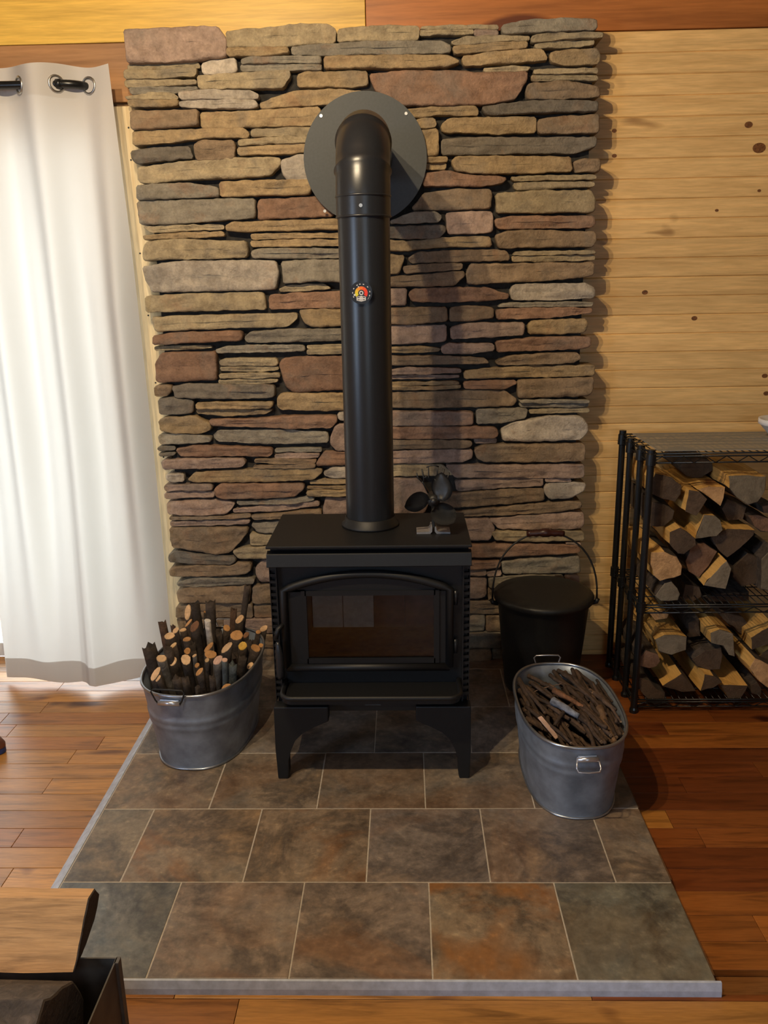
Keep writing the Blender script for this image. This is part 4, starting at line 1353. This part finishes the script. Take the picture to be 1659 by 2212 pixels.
# ------------------------------------------------------------------ galvanized tubs
def tub(name, label, c, a, bh_, rot, H, taper, nexp):
    """oval tub: half length a along local y, half width bh_ along local x"""
    t = thing(name, label, 'tub', (c[0], c[1], HZ), rot)
    seg = 72

    def ring(b, s, z):
        out = []
        for k in range(seg):
            th_ = 2 * PI * k / seg
            co, si = math.cos(th_), math.sin(th_)
            x = bh_ * s * abs(co) ** (2 / nexp) * (1 if co >= 0 else -1)
            y_ = (a - bh_ * (1 - s)) * abs(si) ** (2 / nexp) * (1 if si >= 0 else -1)
            out.append(b.verts.new((x, y_, z)))
        return out

    def skin(b, prof, cap0=False, cap1=False):
        R = [ring(b, s, z) for s, z in prof]
        for A, B in zip(R, R[1:]):
            for k in range(seg):
                b.faces.new((A[k], A[(k + 1) % seg], B[(k + 1) % seg], B[k]))
        if cap0: b.faces.new(R[0][::-1])
        if cap1: b.faces.new(R[-1])
        return R

    def sc(z):
        return taper + (1 - taper) * z / H
    b = bmesh.new()
    prof = []
    for z in (0, .003, .02, .05, .10, .14, .150, .156, .162, .168, .175, .181, .187, .193, .199, .21, .23, H - .004, H):
        bulge = .020 if z in (.156, .162, .187, .181) else (.012 if z in (.150, .168, .175, .193) else 0)
        prof.append((sc(z) + bulge, z))
    inner = [(sc(z) - .012, z) for z in (H, .2, .1, .008)]
    skin(b, prof + inner, True, True)
    body = obj('body', b, M_galv, t, smooth=True)
    b = bmesh.new()
    R = ring(b, 1.0, H)
    pts = [v.co.copy() for v in R]
    b.free()
    obj('rim', tube(pts, .0050, 8, closed=True), M_galvrim, t, smooth=True)
    b = bmesh.new()
    R = ring(b, taper + .012, .004); pts = [v.co.copy() for v in R]; b.free()
    obj('base_ring', tube(pts, .004, 6, closed=True), M_galvrim, t, smooth=True)
    return t, sc


tl, scl = tub('galvanized_tub', 'oval galvanized tub packed with upright cut sticks left of the stove', (-.700, 2.625), .275, .185, -.10, .285, .80, 2.5)
tr2, scr = tub('galvanized_tub', 'oval galvanized tub heaped with thin dark twigs on the hearth corner', (.503, 2.372), .272, .158, .02, .250, .84, 2.6)


def handle(t, y, z, out, up, wx, x0=0.0, wire=None):
    """wire drop handle on the end at local y; OUT = -1 front, +1 back; UP tilts the bail over the rim"""
    pl = bmesh.new()
    box(pl, x0 - wx * .55, x0 + wx * .55, y + out * .001, y + out * .006, z - .010, z + .012, bevel=.002)
    hp = obj('handle_plate', pl, M_galvrim, t)
    if up:
        pts = [(x0 - wx * .62, y + out * .008, z), (x0 - wx * .75, y + out * .010, z + .012), (x0 - wx * .95, y + out * .012, z + .042), (x0 - wx * .80, y + out * .012, z + .050),
               (x0, y + out * .012, z + .051), (x0 + wx * .80, y + out * .012, z + .050), (x0 + wx * .95, y + out * .012, z + .042), (x0 + wx * .75, y + out * .010, z + .012), (x0 + wx * .62, y + out * .008, z)]
    else:
        pts = [(x0 - wx * .60, y + out * .008, z + .006), (x0 - wx * .68, y + out * .026, z - .016), (x0 - wx * .60, y + out * .032, z - .024), (x0, y + out * .033, z - .026),
               (x0 + wx * .60, y + out * .032, z - .024), (x0 + wx * .68, y + out * .026, z - .016), (x0 + wx * .60, y + out * .008, z + .006)]
    obj('bail', tube(pts, .0026, 8), wire or M_bright, hp, smooth=True)
    obj('sleeve', tube([(x0 - wx * .60, y + out * .009, z + .002), (x0 + wx * .60, y + out * .009, z + .002)], .0078, 10), M_bright, hp, smooth=True)


handle(tl, -.275 + .002, .262, -1, True, .058, -.025, M_iron)
handle(tl, .275 - .002, .262, 1, True, .058)
handle(tr2, -.272 + .003, .216, -1, False, .050)
handle(tr2, .272 - .002, .226, 1, True, .048, -.012)

# ------------------------------------------------------------------ cut sticks in the left tub
BARK = {'D': (.046, .033, .025), 'd': (.05, .036, .027)}
CUT = {'l': srgb(226, 186, 140), 'o': srgb(198, 146, 90), 'b': srgb(128, 88, 58), 'w': srgb(205, 198, 190), 'y': srgb(214, 170, 74), 'p': srgb(222, 180, 156), 's': srgb(214, 176, 126), 'D': (.05, .036, .027)}


def stick_mesh(p0, p1, r, nrm, rg, seg=9, rough=1.0):
    b = bmesh.new()
    ax = (p1 - p0)
    L = ax.length
    ax.normalize()
    u = ax.cross(Vector((0, 1, .2))).normalized(); w = ax.cross(u)
    n = max(5, int(L / .035))
    bend = Vector((rg.uniform(-1, 1), rg.uniform(-1, 1), 0)) * .006
    off = rg.uniform(0, 50)
    rings = []
    for i in range(n + 1):
        t = i / n
        c = p0 + ax * (L * t) + bend * math.sin(PI * t)
        ring = []
        for k in range(seg):
            a = 2 * PI * k / seg
            d = u * math.cos(a) + w * math.sin(a)
            rad = r * (1.06 - .08 * t) * (1 + rough * .22 * noise.noise(Vector((math.cos(a) * 1.3, math.sin(a) * 1.3, t * L * 14 + off))))
            q = c + d * rad
            if i == n and nrm is not None:
                s = -((q - p1).dot(nrm)) / max(.35, ax.dot(nrm))
                q += ax * s
            elif i == n:
                q += ax * rg.uniform(-.7, .5) * r
            ring.append(b.verts.new(q))
        rings.append(ring)
    for A, B in zip(rings, rings[1:]):
        for k in range(seg):
            b.faces.new((A[k], A[(k + 1) % seg], B[(k + 1) % seg], B[k]))
    b.faces.new(rings[0][::-1])
    endco = [v.co.copy() for v in rings[-1]]
    if nrm is None:
        c = b.verts.new(p1 - ax * r * .8)
        for k in range(seg):
            b.faces.new((rings[-1][k], rings[-1][(k + 1) % seg], c))
    else:
        b.faces.new(rings[-1])
    return b, endco


for i, (x, y_, z, r, kd, lab) in enumerate(STICKS):
    rg = random.Random(i * 7 + 1)
    p1 = Vector((x, y_, z))
    cx, cy = -.700, 2.625
    f = .60 if z < .45 else .45
    p0 = Vector((cx + (x - cx) * f + rg.uniform(-.008, .008), cy + (y_ - cy) * .66, HZ + .014))
    if kd == 'D' and r > .016 and z < .42 and x < -.84: p0 = Vector((-.82, 2.53, HZ + .014))
    nrm = None
    axis = (p1 - p0).normalized()
    if kd != 'D':
        tilt = Vector((rg.uniform(-.55, .35), -rg.uniform(.15, .75), 0))
        if 'turned to the room' in lab: tilt = Vector((-.5, -1.6, 0))
        if 'slanted' in lab: tilt = Vector((-.85, -.35, 0))
        nrm = (axis + tilt).normalized()
    b, endco = stick_mesh(p0, p1, r, nrm, rg, 10, 1.0 if kd == 'D' else .6)
    bc = BARK['D'] if kd != 'w' else srgb(176, 168, 160)[:3]
    if 'grey' in lab and kd != 'w': bc = (.085, .078, .072)
    if 'blue' in lab: bc = (.075, .092, .10)
    if 'brown' in lab and kd == 'D': bc = (.075, .042, .026)
    o = obj('stick', b, M_bark, None, color=scale_c(bc, rg.uniform(.75, 1.35)), smooth=True)
    tag(o, lab + ', left tub', 'stick', 'cut sticks in the left tub')
    if nrm is not None:
        b = bmesh.new()
        cc = sum(endco, Vector()) / len(endco)
        A = [b.verts.new(cc + (q - cc) * .93 + nrm * .0022) for q in endco]
        B = [b.verts.new(q + nrm * .0003) for q in endco]
        b.faces.new(A)
        for k in range(len(A)):
            b.faces.new((A[k], B[k], B[(k + 1) % len(A)], A[(k + 1) % len(A)]))
        obj('cut_end', b, M_cut, o, color=scale_c(CUT[kd], rg.uniform(.85, 1.08)))

rg = random.Random(77)
for i in range(16):
    x = -.70 + rg.uniform(-.11, .145); y_ = 2.625 + rg.uniform(-.05, .225)
    p1 = Vector((x, y_, rg.uniform(.30, .385)))
    p0 = Vector((-.70 + (x + .70) * .8, 2.625 + (y_ - 2.625) * .85, HZ + .014))
    b, endco = stick_mesh(p0, p1, rg.uniform(.011, .019), None, rg, 9, 1.0)
    o = obj('stick', b, M_bark, None, color=scale_c(BARK['D'], rg.uniform(.7, 1.2)), smooth=True)
    tag(o, 'short dark stick half hidden deep among the others, left tub', 'stick', 'cut sticks in the left tub')

# ------------------------------------------------------------------ twigs in the right tub
rg = random.Random(21)
TW = 'thin dark twig in the tangled heap filling the right galvanized tub'


def twig(p0, p1, r, col, lab, group, kink=.012, cutc=None, name='twig'):
    P = []
    n = 7
    off = rg.uniform(0, 90)
    for i in range(n + 1):
        t = i / n
        c = p0 + (p1 - p0) * t
        c = c + Vector((noise.noise(Vector((t * 2.2 + off, 1, 0))), noise.noise(Vector((t * 2.2, off, 3))), .5 * noise.noise(Vector((5, t * 2.2, off))))) * kink
        P.append(c)
    rad = [r * (1.1 - .35 * i / n) * rg.uniform(.9, 1.12) for i in range(n + 1)]
    o = obj(name, tube(P, rad, 7), M_bark, None, color=col, smooth=True)
    tag(o, lab, 'twig', group)
    if cutc:
        b = bmesh.new(); disc(b, P[-1], P[-1] - P[-2], rad[-1] * .92, 7, .0012)
        obj('cut_end', b, M_cut, o, color=cutc)
    return o


TC = Vector((.503, 2.372, 0))
for i in range(190):
    layer = i / 150 if i < 150 else rg.uniform(.8, 1.08)
    zc = HZ + .115 + .132 * layer
    a = math.radians(rg.gauss(112, 16))
    d = Vector((math.cos(a), math.sin(a), rg.uniform(-.08, .12)))
    px_ = rg.uniform(-.135, .135)
    py_ = rg.uniform(-.19, .13)
    L = rg.uniform(.14, .30)
    if i >= 150:
        px_, py_ = rg.uniform(.03, .14), rg.uniform(-.20, .16)
        a = math.radians(rg.gauss(98, 9)); d = Vector((math.cos(a), math.sin(a), rg.uniform(-.06, .06)))
    c = TC + Vector((px_, py_, zc))
    lim = .134 if layer > .3 else .120
    q0, q1 = c + d * L / 2, c - d * L / 2
    for q in (q0, q1):
        q.x = min(max(q.x, TC.x - lim), TC.x + lim)
        yl = .248 - .10 * (abs(q.x - TC.x) / .135) ** 2
        q.y = min(max(q.y, TC.y - yl), TC.y + yl)
        q.z = min(max(q.z, HZ + .03), HZ + .262)
    dim = rg.uniform(.7, 1.5)
    twig(q0, q1, rg.uniform(.0042, .0085), (.072 * dim, .044 * dim, .028 * dim), TW, 'twigs in the right tub', .016,
         scale_c(srgb(176, 140, 104), rg.uniform(.6, 1.1)) if rg.random() < .35 else None)
sp_ = 'special pieces in the right tub'
twig(Vector((.455, 2.365, .290)), Vector((.520, 2.285, .283)), .012, srgb(128, 134, 148), 'short bluish-grey lichened stick on top of the twig heap in the right tub', 'twigs in the right tub', .004)
twig(Vector((.470, 2.44, .288)), Vector((.545, 2.34, .284)), .009, srgb(122, 84, 58), 'tan-brown bare stick lying behind the bluish-grey one on the twig heap', 'twigs in the right tub', .006, srgb(190, 130, 80))
twig(Vector((.590, 2.33, .286)), Vector((.600, 2.165, .262)), .012, srgb(118, 92, 66), 'thickest knobbly twig along the right side of the twig heap', 'twigs in the right tub', .012, srgb(170, 130, 92))
b = bmesh.new(); box(b, -.0075, .0075, -.042, .042, -.002, .002, bevel=.0008)
o = obj('wood_chip', b, M_cut, None, loc=(.418, 2.222, .281), color=srgb(214, 178, 156))
o.rotation_euler = (.45, 0, .62)
tag(o, 'flat pale pink wood chip lying on the twigs in the right tub', 'wood chip')
twig(Vector((.375, 2.43, .262)), Vector((.505, 2.50, .285)), .0022, srgb(120, 96, 78), 'long thin curved reddish runner arching over the far twigs in the right tub', 'twigs in the right tub', .03)

# ------------------------------------------------------------------ firewood rack
RX0, RX1, RYF, RYB = .845, 1.80, 2.82, 3.205
rk = thing('firewood_rack', 'tall black wire shelving rack filled with split firewood against the pine wall', 'rack', (RX0, 3.0, 0))
PZ = .995
first = True
for xx in (RX0, RX1):
    for yy, rr_, zt_ in ((RYB, .0125, PZ), (3.085, .0115, PZ - .008), (2.945, .0115, PZ - .008), (RYF, .0125, PZ)):
        b = bmesh.new()
        lathe(b, [(0, 0), (.016, 0), (.016, .012), (rr_, .02), (rr_, zt_), (0, zt_)], 16, (xx, yy, 0))
        po = part('post', b, M_rack, rk, smooth=False)
        b = bmesh.new(); lathe(b, [(rr_, zt_ - .052), (.0175, zt_ - .050), (.0165, zt_ - .012), (.0135, zt_ - .008), (.0135, zt_ + .004), (0, zt_ + .006)], 16, (xx, yy, 0))
        part('collar', b, M_rack, rk, po)
        b = bmesh.new(); lathe(b, [(rr_, .400), (.0165, .402), (.0165, .440), (rr_, .442)], 16, (xx, yy, 0))
        part('collar', b, M_rack, rk, po)


def truss(b, p0, p1, z0, z1, pitch):
    P0, P1 = Vector(p0), Vector(p1)
    L = (P1 - P0).length
    n = max(2, int(L / pitch))
    sweep(b, [P0 + Vector((0, 0, z1)), P1 + Vector((0, 0, z1))], .0032, 6)
    sweep(b, [P0 + Vector((0, 0, z1 - .0095)), P1 + Vector((0, 0, z1 - .0095))], .0026, 6)
    sweep(b, [P0 + Vector((0, 0, z0)), P1 + Vector((0, 0, z0))], .0030, 6)
    zz = [P0 + (P1 - P0) * ((k + .0) / (2 * n)) + Vector((0, -.002, (z1 - .0095) if k % 2 else z0)) for k in range(2 * n + 1)]
    sweep(b, zz, .0021, 5)


for zi, (za, zb) in enumerate(((.952, .984), (.398, .428), (.022, .050))):
    b = bmesh.new()
    truss(b, (RX0, RYF, 0), (RX1, RYF, 0), za, zb, .070)
    sh = part('shelf_edge', b, M_rack, rk, smooth=True)
    b = bmesh.new(); truss(b, (RX0, RYB, 0), (RX1, RYB, 0), za, zb, .070); part('shelf_edge', b, M_rack, rk, smooth=True)
    for xx in (RX0, RX1):
        b = bmesh.new(); truss(b, (xx, RYF, 0), (xx, RYB, 0), za, zb, .062); part('shelf_edge', b, M_rack, rk, smooth=True)
    b = bmesh.new()
    xw = RX0 + .02
    while xw < RX1 - .01:
        sweep(b, [(xw, RYF, zb + .001), (xw, RYB, zb + .001)], .0018, 5); xw += .025
    for yy in (2.92, 3.01, 3.11):
        sweep(b, [(RX0, yy, zb - .006), (RX1, yy, zb - .006)], .0024, 5)
    part('wire_deck', b, M_rack, rk, smooth=True)['kind'] = 'stuff'
o = obj('shelf_liner', bx(0, .90, 0, .345, 0, .003, bevel=.0006), M_liner, None, loc=(RX0 + .03, RYF + .018, .9885))
tag(o, 'thin cloudy grey see-through sheet lying on the top shelf of the firewood rack', 'shelf liner')
b = bmesh.new(); lathe(b, [(0, 0), (.055, 0), (.060, .006), (.098, .050), (.104, .053), (.104, .072), (.096, .070), (.055, .012), (0, .010)], 36)
o = obj('bowl', b, M_bowl, None, loc=(1.398, 3.03, .993), smooth=True)
tag(o, 'white bowl on the grey board on top of the firewood rack', 'bowl')

# ------------------------------------------------------------------ firewood logs
ENDC = {'d': (.095, .058, .032), 'g': (.215, .170, .110), 'w': srgb(206, 160, 108)[:3], 'r': (.20, .105, .058)}
C_SPLIT = srgb(226, 178, 100)


def log_thing(i, Y, ekind, skind, P, lab, length=None, group='split firewood in the rack'):
    rg = random.Random(i * 31 + 3)
    n = len(P)
    ar = sum(P[k][0] * P[(k + 1) % n][1] - P[(k + 1) % n][0] * P[k][1] for k in range(n))
    if ar < 0: P = P[::-1]
    cx = sum(p[0] for p in P) / n; cz = sum(p[1] for p in P) / n
    P = [(cx + (x - cx) * .975, cz + (z - cz) * .975) for x, z in P]
    Q, E = [], []
    for k in range(n):
        a, c = Vector(P[k]), Vector(P[(k + 1) % n])
        L = (c - a).length
        s = max(1, int(L / .022))
        d = (c - a).normalized(); nn = Vector((d.y, -d.x))
        for j in range(s):
            p = a + (c - a) * (j / s)
            wob = .0042 * noise.noise(Vector((p.x * 60, p.y * 60, i * 3.7))) if j else 0
            Q.append(p + nn * wob); E.append(nn)
    L = length or min(3.235 - Y, rg.uniform(.30, .36))
    lean = Vector((rg.uniform(-.012, .012), 0, 0))
    b = bmesh.new()
    rings = []
    ny = 6
    for j in range(ny + 1):
        t = j / ny
        s = 1.0 + .02 * math.sin(PI * t)
        ring = []
        for k, p in enumerate(Q):
            w = .0065 * noise.noise(Vector((p.x * 38, t * 3, p.y * 45 + i)))
            ring.append(b.verts.new(((p.x - cx) * s + E[k].x * w + lean.x * t, L * t, (p.y - cz) * s + E[k].y * w)))
        rings.append(ring)
    m = len(Q)
    for A, B in zip(rings, rings[1:]):
        for k in range(m):
            f = b.faces.new((A[k], B[k], B[(k + 1) % m], A[(k + 1) % m]))
            nn = E[k]
            split = skind == 'w' and not (nn.x > .35 and nn.y > .2) or skind == 'y' and (nn.y - nn.x * .9 > .25)
            f.material_index = 1 if split else 0
    b.faces.new(rings[0]); b.faces.new(rings[-1][::-1])
    bmesh.ops.recalc_face_normals(b, faces=b.faces[:])
    me = bpy.data.meshes.new('firewood_log'); b.to_mesh(me); b.free()
    me.materials.append(M_barklog); me.materials.append(M_splitlog)
    o = bpy.data.objects.new('firewood_log', me); COL.objects.link(o)
    o.location = (cx, Y, cz)
    v = rg.uniform(.85, 1.1)
    o.color = (v, v * .97, v * .94, 1)
    tag(o, lab, 'log', group)
    b = bmesh.new()
    A = [b.verts.new(((p.x - cx) * .97, -.0025, (p.y - cz) * .97)) for p in Q]
    B = [b.verts.new(((p.x - cx) * .995, -.0004, (p.y - cz) * .995)) for p in Q]
    b.faces.new(A)
    for k in range(m):
        b.faces.new((A[k], B[k], B[(k + 1) % m], A[(k + 1) % m]))
    obj('end_grain', b, M_cut, o, color=scale_c(ENDC[ekind], rg.uniform(.85, 1.12)))
    return o


def tinted(src, col, name):
    m = src.copy(); m.name = name
    nt = m.node_tree
    bs = nt.nodes['Principled BSDF']
    lk = bs.inputs['Base Color'].links[0]
    mx = nt.nodes.new('ShaderNodeMix'); mx.data_type = 'RGBA'; mx.blend_type = 'MULTIPLY'; mx.inputs[0].default_value = 1.0
    nt.links.new(lk.from_socket, mx.inputs[6]); mx.inputs[7].default_value = tuple(col[:3]) + (1,)
    nt.links.new(mx.outputs[2], bs.inputs['Base Color'])
    return m


M_barklog = tinted(M_bark, (.075, .056, .042), 'log_bark')
M_splitlog = tinted(M_split, C_SPLIT, 'log_split_face')
for i, (Y, e, s, P, lab) in enumerate(LOGS):
    log_thing(i, Y, e, s, P, lab)

# ------------------------------------------------------------------ steel hod with two logs, front left
hx1, hy0, hy1, hz = -.566, .93, 1.305, .318
hd = thing('log_hod', 'open dark steel log box standing on the floor at the front left corner', 'log box', (-.85, 1.1, 0))
T = .003
part('back_panel', bx(-1.15, hx1, hy1 - T, hy1, .012, hz), M_hod, hd)
part('side_panel', bx(hx1 - T, hx1, hy0, hy1 - T, .012, hz), M_hod, hd)
part('side_panel', bx(-1.15, -1.15 + T, hy0, hy1 - T, .012, hz), M_hod, hd)
part('front_panel', bx(-1.15, hx1, hy0 - T, hy0, .012, hz), M_hod, hd)
part('bottom_panel', bx(-1.15, hx1, hy0, hy1, .004, .012), M_hod, hd)
b = bmesh.new(); box(b, hx1 - .002, hx1 + .006, hy1 - .014, hy1 + .002, .0, hz)
part('corner_strap', b, M_hod, hd)


def long_log(prof, x0, x1, mats, lab, endc, seedv, endtilt=0.0):
    """log lying along x; prof is its (y, z) outline"""
    rg = random.Random(seedv)
    Q = []
    n = len(prof)
    for k in range(n):
        a, c = Vector(prof[k][:2]), Vector(prof[(k + 1) % n][:2])
        s = max(1, int((c - a).length / .02))
        for j in range(s):
            Q.append((a + (c - a) * (j / s), prof[k][2]))
    cy = sum(q[0].x for q in Q) / len(Q); cz = sum(q[0].y for q in Q) / len(Q)
    b = bmesh.new()
    rings = []
    nx = 14
    for j in range(nx + 1):
        t = j / nx
        ring = []
        for k, (p, mi) in enumerate(Q):
            w = 1 + .05 * noise.noise(Vector((p.x * 28, p.y * 28, t * 3 + seedv))) + .03 * noise.noise(Vector((p.x * 70, p.y * 70, t * 5)))
            xx = x0 + (x1 - x0) * t
            if j == nx: xx += endtilt * (p.y - cz) + .003 * noise.noise(Vector((p.x * 80, p.y * 80, 2)))
            ring.append(b.verts.new((xx - (x0 + x1) / 2, (p.x - cy) * w, (p.y - cz) * w)))
        rings.append(ring)
    m = len(Q)
    for A, B in zip(rings, rings[1:]):
        for k in range(m):
            f = b.faces.new((A[k], A[(k + 1) % m], B[(k + 1) % m], B[k])); f.material_index = Q[k][1]
    b.faces.new(rings[0]); b.faces.new(rings[-1])
    endco = [v.co.copy() for v in rings[-1]]
    bmesh.ops.recalc_face_normals(b, faces=b.faces[:])
    me = bpy.data.meshes.new('firewood_log'); b.to_mesh(me); b.free()
    for mm in mats: me.materials.append(mm)
    o = bpy.data.objects.new('firewood_log', me); COL.objects.link(o)
    o.location = ((x0 + x1) / 2, cy, cz); o.color = (1, 1, 1, 1)
    tag(o, lab, 'log')
    c = sum(endco, Vector()) / len(endco)
    b = bmesh.new()
    A = [b.verts.new(c + (q - c) * .97 + Vector((.0025, 0, 0))) for q in endco]
    B = [b.verts.new(q + Vector((.0004, 0, 0))) for q in endco]
    b.faces.new(A)
    for k in range(m): b.faces.new((A[k], B[k], B[(k + 1) % m], A[(k + 1) % m]))
    obj('end_grain', b, M_cut, o, color=endc)
    return o


M_splitx = wood('split_wood_long', (.5, 6, 6), 0.8, 0.75, 0.5, 0.4, 1.3)
M_splitx2 = tinted(M_splitx, srgb(196, 150, 98), 'log_split_face_long')
long_log([(1.265, .323, 1), (1.305, .322, 1), (1.375, .345, 1), (1.40, .385, 1), (1.375, .418, 1), (1.345, .421, 1)], -1.10, -.632, (M_barklog, M_splitx2),
         'light brown split log lying across the top of the front left log box', (.05, .036, .028, 1), 4, .12)
long_log([(1.00, .20, 0), (1.13, .195, 0), (1.22, .23, 0), (1.250, .275, 1), (1.230, .340, 0), (1.13, .394, 0), (1.02, .365, 0), (.98, .27, 0)], -1.10, -.618, (M_barklog, M_splitx2),
         'dark bark-covered log sunk inside the front left log box', (.06, .042, .03, 1), 9, -.08)
long_log([(.95, .013, 0), (1.12, .013, 0), (1.27, .015, 0), (1.28, .10, 0), (1.20, .185, 0), (1.05, .186, 0), (.95, .11, 0)], -1.10, -.66, (M_barklog, M_splitx2),
         'bottom log in the shadowed front left log box', (.06, .042, .03, 1), 13, 0)

# ------------------------------------------------------------------ shoe at the left edge
sh = thing('shoe', 'brown slip-on shoe with a blue sole edge on the floorboards at the far left', 'shoe', (-1.53, 2.56, 0))
out = []
for k in range(28):
    a = 2 * PI * k / 28
    out.append((-1.53 + .118 * math.cos(a) * (1 if math.cos(a) > 0 else 1.1), 2.555 + (.043 + .006 * math.cos(a)) * math.sin(a)))
part('sole', rprism(out, .0, .022, 'z', .004), M_blue, sh)
b = bmesh.new()
G = []
for j, (s, z, dx) in enumerate(((1.0, .022, 0), (1.0, .036, 0), (.93, .055, -.006), (.80, .072, -.018), (.66, .082, -.034), (.60, .084, -.036))):
    G.append([b.verts.new((-1.53 + dx + (x + 1.53) * s, 2.555 + (y_ - 2.555) * s, z)) for x, y_ in out])
for A, B in zip(G, G[1:]):
    for k in range(28):
        b.faces.new((A[k], A[(k + 1) % 28], B[(k + 1) % 28], B[k]))
part('upper', b, M_leather, sh, smooth=True)
